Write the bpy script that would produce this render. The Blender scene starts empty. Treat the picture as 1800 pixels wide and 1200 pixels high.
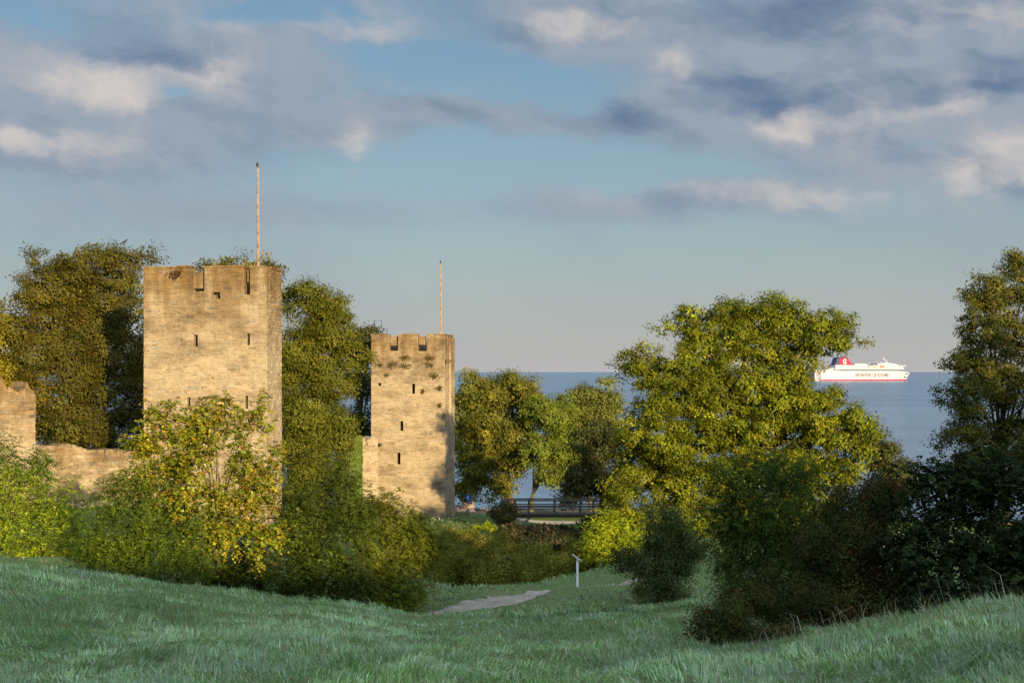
import bpy, math, random
import numpy as np
from mathutils import Vector

# ------------------------------------------------------------------ scene, camera, light
S = bpy.context.scene
COL = S.collection
EYE, FPX, HORIZON = 17.5, 2500.0, 653.0          # eye height above the sea, focal length in photo pixels, horizon row

cd = bpy.data.cameras.new('camera'); cam = bpy.data.objects.new('camera', cd); COL.objects.link(cam)
cd.sensor_width = 36; cd.lens = 50; cd.shift_y = (HORIZON - 600) / 1800
cam.location = (0, 0, EYE); cam.rotation_euler = (math.pi / 2, 0, 0)
cd.clip_start = 0.1; cd.clip_end = 120000
S.camera = cam

SUN_EL, SUN_AZ = math.radians(9.0), math.radians(154.8)
sv = Vector((math.sin(SUN_AZ) * math.cos(SUN_EL), math.cos(SUN_AZ) * math.cos(SUN_EL), math.sin(SUN_EL)))
ld = bpy.data.lights.new('sun', 'SUN'); sun = bpy.data.objects.new('sun', ld); COL.objects.link(sun)
ld.energy = 5.0; ld.angle = math.radians(0.55); ld.color = (1.0, 0.74, 0.39)
sun.rotation_euler = sv.to_track_quat('Z', 'Y').to_euler()

S.view_settings.view_transform = 'Standard'; S.view_settings.look = 'None'
S.view_settings.exposure = 0.95; S.view_settings.gamma = 1.0; S.view_settings.use_curve_mapping = False
S.cycles.max_bounces = 4; S.cycles.diffuse_bounces = 2; S.cycles.glossy_bounces = 2; S.cycles.transmission_bounces = 2
S.cycles.use_denoising = True

def build_world():
    w = bpy.data.worlds.new('World'); S.world = w; w.use_nodes = True
    nt = w.node_tree; nt.nodes.clear()
    N = lambda t: nt.nodes.new(t)
    L = lambda a, b: nt.links.new(a, b)
    def math_(op, a, b=None, c=None, clamp=False):
        n = N('ShaderNodeMath'); n.operation = op; n.use_clamp = clamp
        for i, v in enumerate((a, b, c)):
            if v is None: continue
            if isinstance(v, (int, float)): n.inputs[i].default_value = v
            else: L(v, n.inputs[i])
        return n.outputs[0]
    def vmath(op, a, b=None, c=None):
        n = N('ShaderNodeVectorMath'); n.operation = op
        for i, v in enumerate((a, b, c)):
            if v is None: continue
            if isinstance(v, tuple): n.inputs[i].default_value = v
            else: L(v, n.inputs[i])
        return n.outputs['Value'] if op in ('DOT_PRODUCT', 'LENGTH') else n.outputs[0]
    def noise(vec, scale, detail=6, rough=.55, dist=0.0):
        n = N('ShaderNodeTexNoise'); n.inputs['Scale'].default_value = scale; n.inputs['Detail'].default_value = detail
        n.inputs['Roughness'].default_value = rough; n.inputs['Distortion'].default_value = dist
        L(vec, n.inputs['Vector']); return n
    def smooth(v, a, b):
        n = N('ShaderNodeMapRange'); n.interpolation_type = 'SMOOTHSTEP'; L(v, n.inputs[0]); n.inputs[1].default_value = a; n.inputs[2].default_value = b; return n.outputs[0]
    def cmix(f, a, b):
        n = N('ShaderNodeMix'); n.data_type = 'RGBA'; n.clamp_factor = True
        for s_, v in ((n.inputs['Factor'], f), (n.inputs[6], a), (n.inputs[7], b)):
            if isinstance(v, (tuple, float, int)): s_.default_value = v
            else: L(v, s_)
        return n.outputs[2]
    def cmix_mul(a, b):
        n = N('ShaderNodeMix'); n.data_type = 'RGBA'; n.blend_type = 'MULTIPLY'; n.inputs['Factor'].default_value = 1.0; L(a, n.inputs[6]); n.inputs[7].default_value = b; return n.outputs[2]
    sky = N('ShaderNodeTexSky'); sky.sky_type = 'NISHITA'; sky.sun_disc = False
    sky.sun_elevation = SUN_EL; sky.sun_rotation = SUN_AZ
    sky.air_density = 1.0; sky.dust_density = 0.6; sky.ozone_density = 3.0
    tc = N('ShaderNodeTexCoord')
    d = vmath('NORMALIZE', tc.outputs['Generated'])
    sp = N('ShaderNodeSeparateXYZ'); L(d, sp.inputs[0])
    az = math_('ARCTAN2', sp.outputs[0], sp.outputs[1]); el = math_('ARCSINE', sp.outputs[2])
    cb = N('ShaderNodeCombineXYZ'); L(az, cb.inputs[0]); L(el, cb.inputs[1]); ae = cb.outputs[0]
    # warp of the cloud field by the wind
    st = vmath('MULTIPLY', ae, (1.0, 1.6, 1.0))
    off = vmath('SUBTRACT', noise(st, 8.0, 2, .5).outputs['Color'], (.5, .5, .5))
    off2 = vmath('SUBTRACT', noise(st, 34.0, 3, .6).outputs['Color'], (.5, .5, .5))
    wp = vmath('MULTIPLY_ADD', off2, (.030, .016, 0), vmath('MULTIPLY_ADD', off, (.10, .045, 0), ae))
    wp2 = vmath('MULTIPLY_ADD', off2, (.022, .022, 0), vmath('MULTIPLY_ADD', off, (.030, .02, 0), ae))
    def blobs(vec, lst):
        acc = None
        for (px, py, rx, ry, amp) in lst:
            a = math.atan((px - 900) / FPX); e = math.atan((HORIZON - py) / FPX * math.cos(a))
            sx, sy = FPX / rx, FPX / ry
            q = vmath('MULTIPLY_ADD', vec, (sx, sy, 0), (-a * sx, -e * sy, 0))
            g = math_('POWER', 0.3679, vmath('DOT_PRODUCT', q, q))
            acc = math_('MULTIPLY', g, amp) if acc is None else math_('MULTIPLY_ADD', g, amp, acc)
        return acc
    # drawn-out cirrus texture: fine along the wind, long across it; a second sample toward the sun gives lit and shaded flanks
    def wisp(vec, sc, det, dist):
        r = N('ShaderNodeVectorRotate'); r.rotation_type = 'Z_AXIS'; r.inputs['Angle'].default_value = .22; L(vec, r.inputs['Vector'])
        return noise(vmath('MULTIPLY', r.outputs[0], (.8, 2.0, 1)), sc, det, .54, dist).outputs[0]
    n_mid = wisp(wp2, 7.0, 5, 0)
    n_off = wisp(vmath('ADD', wp2, (.012, .010, 0)), 7.0, 4, 0)
    n_fin = noise(vmath('MULTIPLY', wp2, (1.3, .55, 1)), 44.0, 3, .55, 0).outputs[0]
    n_big = noise(st, 3.4, 3, .55, 0).outputs[0]
    grey = blobs(wp, [
        (300, 120, 400, 110, .70), (230, 265, 330, 70, .70), (720, 215, 200, 40, .80), (650, 25, 110, 32, .55), (1000, 50, 150, 60, .75), (1080, 195, 130, 45, .60),
        (1350, 90, 260, 100, .85), (1680, 80, 260, 90, .85), (1480, 240, 220, 70, .80), (1240, 205, 130, 40, .45), (1760, 300, 120, 60, .75), (1230, 350, 330, 36, 1.0), (900, 215, 130, 20, .4), (480, 385, 230, 30, .50)])
    gaps = blobs(wp, [(520, 14, 150, 22, 1.2), (730, 85, 120, 34, 1.0), (910, 145, 170, 46, 1.3), (860, 290, 250, 36, .8), (1130, 298, 190, 16, .8), (300, 168, 36, 12, .9), (1640, 252, 60, 10, .8), (20, 15, 70, 26, .7), (1600, 345, 150, 36, .5)])
    lit = blobs(wp2, [
        (390, 130, 66, 44, .75), (185, 145, 120, 42, .62), (232, 180, 30, 34, .5), (70, 250, 190, 28, .62), (628, 272, 36, 60, .70), (650, 32, 95, 38, .50),
        (1005, 46, 100, 32, .70), (1178, 110, 38, 36, .65), (1450, 60, 75, 40, .40), (1395, 215, 70, 36, 1.0), (1520, 225, 55, 60, .40), (1655, 188, 50, 14, .5), (1735, 295, 85, 52, .75),
        (1700, 38, 160, 34, .40), (1440, 365, 130, 26, .45), (1220, 338, 340, 26, .40), (760, 160, 170, 18, .35), (330, 32, 250, 14, .3)])
    dk = blobs(wp, [(250, 92, 120, 34, .5), (340, 330, 220, 40, .4), (1090, 205, 120, 40, .7), (1330, 150, 190, 40, .85), (1740, 150, 190, 40, .95), (1450, 18, 360, 34, .6)])
    view = blobs(ae, [(900, 250, 1300, 520, 1.0)])
    out_ = math_('SUBTRACT', 1.0, view, clamp=True)
    nz = math_('MULTIPLY_ADD', n_mid, 1.7, math_('MULTIPLY_ADD', n_fin, .2, -.95))
    dens = math_('ADD', grey, nz)
    dens = math_('ADD', dens, math_('MULTIPLY', math_('MULTIPLY_ADD', el, 6.0, -.6, clamp=True), .32))       # thin veil aloft
    dens = math_('ADD', dens, math_('MULTIPLY', math_('MULTIPLY_ADD', n_big, 2.6, -.7), out_))  # extra cloud outside the view, thickened to add fill light
    dens = math_('SUBTRACT', dens, gaps)
    g = math_('MULTIPLY', smooth(dens, -.10, .95), math_('MULTIPLY_ADD', el, 14.0, -.15, clamp=True))
    flank = math_('MULTIPLY', math_('SUBTRACT', n_mid, n_off), 3.2)
    lf = math_('ADD', lit, math_('MULTIPLY_ADD', n_fin, .8, -.4)); lf = math_('ADD', lf, math_('MULTIPLY_ADD', n_mid, 1.1, -.55)); lf = math_('ADD', lf, flank)
    l = math_('MULTIPLY', smooth(lf, -.15, 1.25), math_('MULTIPLY_ADD', lit, 1.35, math_('MULTIPLY', out_, .9), clamp=True))  # cloud outside the view also takes the lit colour, for fill
    df = math_('ADD', math_('ADD', dk, math_('MULTIPLY_ADD', n_mid, -1.2, .52)), math_('MULTIPLY', flank, -1.0), clamp=True)
    ccol = cmix(l, cmix(math_('MULTIPLY', df, .9), CLOUD_GREY, CLOUD_DARK), CLOUD_LIT)
    # clouds out of view brightened toward the sun, as fill for shaded grass
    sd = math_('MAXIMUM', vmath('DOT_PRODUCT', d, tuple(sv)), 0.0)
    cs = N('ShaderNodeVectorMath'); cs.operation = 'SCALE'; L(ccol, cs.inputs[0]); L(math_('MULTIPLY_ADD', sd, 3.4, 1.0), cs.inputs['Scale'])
    hz = math_('POWER', 2.718, math_('MULTIPLY', math_('ABSOLUTE', el), -HAZE_FALL))
    bg1 = N('ShaderNodeBackground'); bg1.inputs[1].default_value = SKY; L(cmix_mul(sky.outputs[0], SKY_TINT), bg1.inputs[0])
    bgh = N('ShaderNodeBackground'); bgh.inputs[0].default_value = HAZE; bgh.inputs[1].default_value = 1.0
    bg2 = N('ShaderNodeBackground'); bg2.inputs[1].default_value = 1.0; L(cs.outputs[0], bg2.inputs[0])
    m1 = N('ShaderNodeMixShader'); L(math_('MULTIPLY', hz, .95), m1.inputs[0]); L(bg1.outputs[0], m1.inputs[1]); L(bgh.outputs[0], m1.inputs[2])
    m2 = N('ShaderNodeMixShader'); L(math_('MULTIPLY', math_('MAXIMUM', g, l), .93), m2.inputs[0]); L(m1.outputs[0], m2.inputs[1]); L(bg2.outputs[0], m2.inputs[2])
    o = N('ShaderNodeOutputWorld'); L(m2.outputs[0], o.inputs[0])
    w.cycles.sampling_method = 'MANUAL'; w.cycles.sample_map_resolution = 256
SKY, HAZE_FALL, SKY_TINT = 0.055, 5.6, (.60, .98, 1.04, 1)
CLOUD_GREY = (.158, .188, .228, 1); CLOUD_DARK = (.055, .090, .152, 1); CLOUD_LIT = (.365, .325, .300, 1); HAZE = (.258, .248, .250, 1)
build_world()

# ------------------------------------------------------------------ helpers
def at(px, py, Y):
    """A point of the place, surveyed from the photograph: column, row, distance."""
    return ((px - 900) / FPX * Y, Y, EYE - (py - HORIZON) / FPX * Y)

def tag(o, label=None, cat=None, group=None, kind=None):
    if label: o['label'] = label
    if cat: o['category'] = cat
    if group: o['group'] = group
    if kind: o['kind'] = kind
    return o

def empty(name, loc=(0, 0, 0), rz=0):
    o = bpy.data.objects.new(name, None); COL.objects.link(o); o.location = loc; o.rotation_euler = (0, 0, rz)
    return o

def link(name, me, mat=None, parent=None):
    o = bpy.data.objects.new(name, me); COL.objects.link(o)
    if mat and not me.materials: me.materials.append(mat)
    if parent: o.parent = parent
    return o

def np_mesh(name, V, F, tint=None, smooth=False):
    """V (n,3), F (m,k) of one polygon size, tint (m,3) per face or (n,3) per vertex."""
    V = np.asarray(V, np.float32); F = np.asarray(F, np.int32)
    me = bpy.data.meshes.new(name)
    m, k = F.shape
    me.vertices.add(len(V)); me.vertices.foreach_set('co', V.ravel())
    me.loops.add(m * k); me.loops.foreach_set('vertex_index', F.ravel())
    me.polygons.add(m); me.polygons.foreach_set('loop_start', np.arange(0, m * k, k, dtype=np.int32))
    me.update(calc_edges=True)
    if smooth: me.polygons.foreach_set('use_smooth', np.ones(m, bool))
    if tint is not None:
        t = np.asarray(tint, np.float32)
        dom = 'FACE' if len(t) == m and len(t) != len(V) else 'POINT'
        a = me.attributes.new('tint', 'FLOAT_COLOR', dom)
        a.data.foreach_set('color', np.concatenate([t, np.ones((len(t), 1), np.float32)], 1).ravel())
    return me

class MB:
    """Collects boxes, tubes and plates into ONE mesh."""
    def __init__(s): s.v, s.f, s.c = [], [], []
    def add(s, vs, fs, col=(1, 1, 1)):
        b = len(s.v); s.v += [tuple(p) for p in vs]
        for f in fs: s.f.append(tuple(b + i for i in f)); s.c.append(col)
        return s
    def box(s, a, b, col=(1, 1, 1)):
        (x0, y0, z0), (x1, y1, z1) = a, b
        return s.add([(x0, y0, z0), (x1, y0, z0), (x1, y1, z0), (x0, y1, z0), (x0, y0, z1), (x1, y0, z1), (x1, y1, z1), (x0, y1, z1)],
              [(0, 3, 2, 1), (4, 5, 6, 7), (0, 1, 5, 4), (1, 2, 6, 5), (2, 3, 7, 6), (3, 0, 4, 7)], col)
    def tube(s, pts, rad, n=7, col=(1, 1, 1)):
        pts = [Vector(p) for p in pts]
        if not hasattr(rad, '__len__'): rad = [rad] * len(pts)
        rings = []
        for i, p in enumerate(pts):
            t = (pts[min(i + 1, len(pts) - 1)] - pts[max(i - 1, 0)]).normalized()
            u = t.cross(Vector((.31, .95, .12))); u.normalize(); w = t.cross(u)
            rings.append([p + (u * math.cos(6.2832 * k / n) + w * math.sin(6.2832 * k / n)) * rad[i] for k in range(n)])
        vs = [q for r in rings for q in r]; fs = []
        for i in range(len(pts) - 1):
            for k in range(n):
                fs.append((i * n + k, i * n + (k + 1) % n, (i + 1) * n + (k + 1) % n, (i + 1) * n + k))
        fs.append(tuple(range(n - 1, -1, -1))); fs.append(tuple((len(pts) - 1) * n + k for k in range(n)))
        return s.add(vs, fs, col)
    def prism(s, poly, y0, y1, col=(1, 1, 1)):
        """poly in (x,z), counter-clockwise seen from -y, between y0 (front) and y1."""
        n = len(poly)
        vs = [(x, y0, z) for x, z in poly] + [(x, y1, z) for x, z in poly]
        fs = [tuple(range(n)), tuple(range(2 * n - 1, n - 1, -1))] + [(i, i + n, (i + 1) % n + n, (i + 1) % n) for i in range(n)]
        return s.add(vs, fs, col)
    def build(s, name, mat=None, parent=None, smooth=False):
        me = bpy.data.meshes.new(name); me.from_pydata(s.v, [], s.f); me.update()
        a = me.attributes.new('tint', 'FLOAT_COLOR', 'FACE')
        a.data.foreach_set('color', np.array([tuple(c) + (1,) for c in s.c], np.float32).ravel())
        if smooth: me.polygons.foreach_set('use_smooth', np.ones(len(me.polygons), bool))
        return link(name, me, mat, parent)

# ------------------------------------------------------------------ materials
def new_mat(name):
    m = bpy.data.materials.new(name); m.use_nodes = True
    nt = m.node_tree; nt.nodes.clear()
    return m, nt, (lambda t: nt.nodes.new(t)), (lambda a, b: nt.links.new(a, b))

def mixrgb(nt, typ, fac, a, b):
    n = nt.nodes.new('ShaderNodeMix'); n.data_type = 'RGBA'; n.blend_type = typ
    for sock, v in ((n.inputs['Factor'], fac), (n.inputs[6], a), (n.inputs[7], b)):
        if isinstance(v, (int, float)): sock.default_value = v
        elif isinstance(v, tuple): sock.default_value = v if len(v) == 4 else v + (1,)
        else: nt.links.new(v, sock)
    return n.outputs[2]

def ramp(nt, src, p0, p1):
    n = nt.nodes.new('ShaderNodeMapRange'); n.inputs[1].default_value = p0; n.inputs[2].default_value = p1
    nt.links.new(src, n.inputs[0]); return n.outputs[0]

def tex(nt, scale, detail=5, rough=.55, vec=None, stretch=None):
    n = nt.nodes.new('ShaderNodeTexNoise'); n.inputs['Scale'].default_value = scale
    n.inputs['Detail'].default_value = detail; n.inputs['Roughness'].default_value = rough
    if vec is None: vec = nt.nodes.new('ShaderNodeNewGeometry').outputs['Position']
    if stretch:
        v = nt.nodes.new('ShaderNodeVectorMath'); v.operation = 'MULTIPLY'; v.inputs[1].default_value = stretch
        nt.links.new(vec, v.inputs[0]); vec = v.outputs[0]
    nt.links.new(vec, n.inputs['Vector']); return n.outputs[0]

def solid_mat(name, col=None, rough=.7, var=.18, nscale=3.0, bump=0.0, bscale=30.0, metal=0.0, spec=.4):
    """Base colour from col or from the tint attribute, broken up by noise."""
    m, nt, N, L = new_mat(name)
    p = N('ShaderNodeBsdfPrincipled'); o = N('ShaderNodeOutputMaterial'); L(p.outputs[0], o.inputs[0])
    if col is None:
        a = N('ShaderNodeAttribute'); a.attribute_name = 'tint'; base = a.outputs['Color']
    else: base = tuple(col)
    n = tex(nt, nscale)
    v = ramp(nt, n, .25, .75)
    dark = mixrgb(nt, 'MULTIPLY', 1.0, base, (1 - var * 1.6,) * 3); light = mixrgb(nt, 'MULTIPLY', 1.0, base, (1 + var,) * 3)
    L(mixrgb(nt, 'MIX', v, dark, light), p.inputs['Base Color'])
    p.inputs['Roughness'].default_value = rough; p.inputs['Metallic'].default_value = metal; p.inputs['Specular IOR Level'].default_value = spec
    if bump:
        b = N('ShaderNodeBump'); b.inputs['Strength'].default_value = bump; b.inputs['Distance'].default_value = .03
        L(tex(nt, bscale), b.inputs['Height']); L(b.outputs[0], p.inputs['Normal'])
    return m

def leaf_mat(name, trans=.3, gloss=.08, rough=.5):
    m, nt, N, L = new_mat(name)
    a = N('ShaderNodeAttribute'); a.attribute_name = 'tint'
    v = ramp(nt, tex(nt, .9, 3), .3, .7)
    c = mixrgb(nt, 'MIX', v, mixrgb(nt, 'MULTIPLY', 1.0, a.outputs['Color'], (.82, .86, .9)), mixrgb(nt, 'MULTIPLY', 1.0, a.outputs['Color'], (1.15, 1.1, 1.0)))
    d = N('ShaderNodeBsdfDiffuse'); t = N('ShaderNodeBsdfTranslucent'); g = N('ShaderNodeBsdfGlossy'); g.inputs['Roughness'].default_value = rough
    g.inputs['Color'].default_value = (.8, .85, .9, 1)
    L(c, d.inputs[0]); L(mixrgb(nt, 'MULTIPLY', 1.0, c, (1.25, 1.3, .6)), t.inputs[0])
    x = N('ShaderNodeMixShader'); x.inputs[0].default_value = trans; L(d.outputs[0], x.inputs[1]); L(t.outputs[0], x.inputs[2])
    y = N('ShaderNodeMixShader'); y.inputs[0].default_value = gloss; L(x.outputs[0], y.inputs[1]); L(g.outputs[0], y.inputs[2])
    o = N('ShaderNodeOutputMaterial'); L(y.outputs[0], o.inputs[0])
    return m

def stone_mat(name, top=None, base=None, lich=(.20, .125, .035)):
    """Limestone: tint per stone, mortar wash, lichen and dark weathering growing downward from the wall head."""
    m, nt, N, L = new_mat(name)
    p = N('ShaderNodeBsdfPrincipled'); o = N('ShaderNodeOutputMaterial'); L(p.outputs[0], o.inputs[0])
    a = N('ShaderNodeAttribute'); a.attribute_name = 'tint'; c = a.outputs['Color']
    c = mixrgb(nt, 'MIX', ramp(nt, tex(nt, 2.6, 7, .68, stretch=(.8, .8, 1.3)), .50, .62), c, (.365, .30, .205))
    c = mixrgb(nt, 'MIX', ramp(nt, tex(nt, .7, 5, .6), .45, .72), c, mixrgb(nt, 'MIX', .5, c, (.40, .33, .225)))
    c = mixrgb(nt, 'MULTIPLY', ramp(nt, tex(nt, .5, 6, .65, stretch=(.8, .8, 1.8)), .46, .66), c, (.60, .57, .53))
    c = mixrgb(nt, 'MULTIPLY', ramp(nt, tex(nt, 6, 6, .7, stretch=(.8, .8, 1.7)), .52, .72), c, (.56, .52, .47))
    if top is not None:
        g = N('ShaderNodeNewGeometry'); s = N('ShaderNodeSeparateXYZ'); L(g.outputs['Position'], s.inputs[0])
        h = ramp(nt, s.outputs[2], top - 5.0, top - 1.2)
        st = tex(nt, .9, 5, .6, stretch=(1.6, 1.6, .35))
        mul = N('ShaderNodeMath'); mul.operation = 'MULTIPLY'; L(h, mul.inputs[0]); L(ramp(nt, st, .30, .58), mul.inputs[1])
        c = mixrgb(nt, 'MULTIPLY', mul.outputs[0], c, (.50, .41, .30))
        h2 = ramp(nt, s.outputs[2], top - 2.2, top - .4)
        mul2 = N('ShaderNodeMath'); mul2.operation = 'MULTIPLY'; L(h2, mul2.inputs[0]); L(ramp(nt, tex(nt, 1.3, 6, .65, stretch=(1.2, 1.2, .5)), .48, .70), mul2.inputs[1])
        c = mixrgb(nt, 'MIX', mul2.outputs[0], c, lich)
    L(c, p.inputs['Base Color']); p.inputs['Roughness'].default_value = .9; p.inputs['Specular IOR Level'].default_value = .2
    b = N('ShaderNodeBump'); b.inputs['Strength'].default_value = .7; b.inputs['Distance'].default_value = .04
    L(tex(nt, 14, 6, .65, stretch=(1, 1, 1.8)), b.inputs['Height']); L(b.outputs[0], p.inputs['Normal'])
    return m

M = {}
M['leaf'] = leaf_mat('leaf', .10, .008, .55)
M['leaf_gloss'] = leaf_mat('glossy_leaf', .22, .02, .45)
M['grass'] = leaf_mat('grass_blade', .25, .12, .45)
M['bark'] = solid_mat('bark', None, .95, .3, 6, .6, 25)
M['pole'] = solid_mat('weathered_pole', None, .7, .3, 5, .2, 40)
M['wood'] = solid_mat('weathered_wood', None, .85, .25, 4, .3, 30)
M['white'] = solid_mat('white_paint', (.78, .78, .76), .5, .06, 8)
M['paint'] = solid_mat('painted_steel', None, .45, .06, .05)
M['rock'] = solid_mat('shore_rock', None, .9, .3, 2, .6, 8)
M['metal'] = solid_mat('galvanised_steel', (.35, .36, .37), .45, .12, 5, metal=.6)

# ------------------------------------------------------------------ terrain
rng = np.random.default_rng(7)
CP = [at(*p) for p in [
    (0, 1200, 18), (450, 1200, 18), (900, 1200, 18.5), (1350, 1200, 18), (1800, 1200, 17),
    (0, 1090, 26), (300, 1110, 27), (620, 1128, 28), (900, 1136, 29), (1150, 1140, 30), (1230, 1143, 31),
    (0, 1004, 37), (150, 1016, 37), (300, 1038, 38), (430, 1050, 40), (560, 1060, 42), (680, 1072, 45),
    (760, 1083, 45), (850, 1080, 46.5), (790, 1074, 49), (800, 1058, 53), (850, 1074, 49.3), (850, 1047, 54.3), (925, 1055, 51.5), (920, 1044, 56), (1015, 1035, 58), (1085, 1028, 61), (1085, 1022, 63.5), (640, 1086, 51), (740, 1082, 50.2), (955, 1042, 56.2), (940, 1064, 59), (950, 1064, 61), (985, 1066, 63), (1015, 1066, 62.6), (980, 1034, 57.6), (1010, 1032, 57.8), (1040, 1031, 58.6), (1050, 1036, 58.5),  (1100, 1062, 48),
    (900, 1092, 41), (1050, 1092, 41), (760, 1098, 39), (1150, 1080, 44), (1230, 1075, 44),
    (1100, 990, 68), (1060, 1008, 66), (1180, 985, 66), (960, 1040, 63), (860, 1035, 64),
    (1800, 1092, 21.5), (1650, 1112, 23.5), (1500, 1132, 26), (1350, 1142, 29), (1250, 1146, 31),
    (1600, 1090, 32), (1800, 1050, 32), (1400, 1100, 38), (1230, 1050, 54),
    (0, 960, 55), (200, 975, 55), (400, 985, 55), (600, 1000, 58), (760, 1035, 68),
    (375, 905, 80), (100, 895, 78), (600, 915, 90), (725, 912, 128), (800, 914, 122), (770, 930, 112), (690, 965, 104), (640, 900, 127),
    (780, 1005, 92), (870, 930, 116), (900, 1015, 91), (960, 990, 104), (1000, 985, 106), (960, 955, 118), (1040, 985, 98), (880, 1045, 76), (960, 1045, 78), (800, 1045, 78), (860, 970, 104), (1080, 925, 112),
    (1120, 940, 92), (1290, 950, 92), (1500, 950, 92), (1750, 930, 76), (1900, 930, 80), (1600, 930, 110),
    (950, 926, 150), (1020, 926, 150), (860, 906, 150), (800, 900, 158), (1100, 915, 150), (650, 895, 160)]]
CP += [(0, 0, 15.75), (6, 0, 15.75), (-6, 0, 15.75), (4.7, 126, 3.0), (2.5, 124, 3.2), (-3, 124, 4.6), (9.5, 126, 4.7),
       (0, 170, .9), (-12, 170, .9), (14, 170, .9), (40, 135, 3), (60, 130, 3.0), (-40, 100, 8.5), (-60, 90, 9), (-90, 60, 11), (-60, 45, 12),
       (40, 33, 14), (55, 40, 13), (34, 55, 11), (90, 60, 10), (70, 20, 15), (30, 10, 15.5), (-30, 10, 15.5), (-30, 25, 14),
       (-60, 150, 4), (-110, 150, 4), (100, 110, 4), (0, -14, 17.4), (-30, -14, 17.8), (30, -14, 18),
       (10, -40, 27.0), (20, -40, 26.9), (28, -40, 26.2), (41, -40, 26.4), (70, -40, 28.0), (-20, -40, 27.2), (-60, -40, 25.5), (110, -40, 29), (0, -70, 27), (60, -70, 28), (-60, -70, 26)]  # unseen ridge behind the camera, its height shaped to shade the foreground
CP = np.array(CP)
def _tps_fit(P, z, lam=.6):
    n = len(P); r = np.linalg.norm(P[:, None] - P[None], axis=2)
    K = np.where(r > 0, r * r * np.log(np.maximum(r, 1e-9)), 0) + lam * np.eye(n)
    A = np.zeros((n + 3, n + 3)); A[:n, :n] = K; A[:n, n] = 1; A[:n, n + 1:] = P; A[n:, :n] = A[:n, n:].T
    return np.linalg.solve(A, np.concatenate([z, np.zeros(3)]))
_P = CP[:, :2]; _W = _tps_fit(_P, CP[:, 2])
_ph = rng.uniform(0, 6.28, (40, 2)); _kv = rng.normal(0, 1, (40, 2))
def lumps(x, y, wl, k0=0, k=10):
    s = 0
    for i in range(k0, k0 + k):
        s = s + np.sin((_kv[i, 0] * x + _kv[i, 1] * y) * 6.28 / wl + _ph[i, 0])
    return s / math.sqrt(k)
def ground(x, y):
    x = np.atleast_1d(np.asarray(x, float)); y = np.atleast_1d(np.asarray(y, float))
    z = np.empty(len(x))
    for a in range(0, len(x), 20000):
        q = np.stack([x[a:a + 20000], y[a:a + 20000]], 1)
        xc = np.clip(q[:, 0], -120, 125); yc = np.clip(q[:, 1], -75, 172)
        q = np.stack([xc, yc], 1)
        r = np.linalg.norm(q[:, None] - _P[None], axis=2)
        z[a:a + 20000] = np.where(r > 0, r * r * np.log(np.maximum(r, 1e-9)), 0) @ _W[:-3] + _W[-3] + q @ _W[-2:]
    # the shore: the land runs out under the sea
    shore = 178 - .10 * np.maximum(x - 10, 0) * 3.0 + 2.2 * np.sin(x * .13) + .8 * np.sin(x * .51 + 1)
    shore = np.maximum(shore, 148)
    t = np.clip((y - (shore - 16)) / 20, 0, 1.6)
    z = np.maximum(z, .35)
    z = z * (1 - np.clip(t, 0, 1)) + (-1.0 * np.maximum(t - .72, 0) / .28 * .5 + .25) * np.clip(t, 0, 1)
    z = np.where(y > shore + 4, np.minimum(z, -.6), z)
    near = np.clip(1 - (np.abs(y - 30) - 30) / 30, 0, 1)
    return z + near * (.085 * lumps(x, y, 4.0) + .05 * lumps(x, y, 1.6, 10)) + np.where(y < -20, .22 * lumps(x, y, 9, 20), 0)
_fx = np.arange(-130, 131, 1.0); _fy = np.arange(0, 201, 1.0); _FX, _FY = np.meshgrid(_fx, _fy)
_FZ = ground(_FX.ravel(), _FY.ravel()).reshape(_FX.shape)
def ground_fast(x, y):
    i = np.clip(x + 130, 0, 259.9); j = np.clip(y, 0, 199.9); a = i.astype(int); b = j.astype(int); u = i - a; v = j - b
    return (_FZ[b, a] * (1 - u) + _FZ[b, a + 1] * u) * (1 - v) + (_FZ[b + 1, a] * (1 - u) + _FZ[b + 1, a + 1] * u) * v
def gz(x, y): return float(ground([x], [y])[0])

def axis(segs):
    out = []
    for a, b, s in segs: out += list(np.arange(a, b, s))
    out.append(segs[-1][1]); return np.array(out)
xs = axis([(-900, -120, 60), (-120, -50, 4), (-50, -24, 1.2), (-24, 24, .4), (24, 50, 1.2), (50, 130, 4), (130, 900, 60)])
ys = axis([(-300, -75, 30), (-75, -20, 3), (-20, 10, 1.5), (10, 70, .4), (70, 135, .8), (135, 200, 1.5), (200, 230, 10)])
gx, gy = np.meshgrid(xs, ys); gzv = ground(gx.ravel(), gy.ravel())
nx, ny = len(xs), len(ys)
ii = (np.arange(ny - 1)[:, None] * nx + np.arange(nx - 1)[None]).ravel()
gm, nt, N, L = new_mat('turf')
p = N('ShaderNodeBsdfPrincipled'); o = N('ShaderNodeOutputMaterial'); L(p.outputs[0], o.inputs[0])
c = mixrgb(nt, 'MIX', ramp(nt, tex(nt, .35, 5), .35, .65), (.15, .24, .095), (.21, .28, .11))
c = mixrgb(nt, 'MIX', ramp(nt, tex(nt, 5, 5, .7), .5, .75), c, (.09, .10, .04))
gp = N('ShaderNodeNewGeometry'); sz = N('ShaderNodeSeparateXYZ'); L(gp.outputs['Position'], sz.inputs[0])
c = mixrgb(nt, 'MIX', ramp(nt, sz.outputs[1], 70, 100), c, mixrgb(nt, 'MIX', ramp(nt, tex(nt, .5, 5), .35, .7), (.075, .135, .020), (.13, .16, .035)))
c = mixrgb(nt, 'MIX', ramp(nt, sz.outputs[2], .9, .35), c, (.20, .18, .15))
L(c, p.inputs['Base Color']); p.inputs['Roughness'].default_value = .95; p.inputs['Specular IOR Level'].default_value = .1
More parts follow.
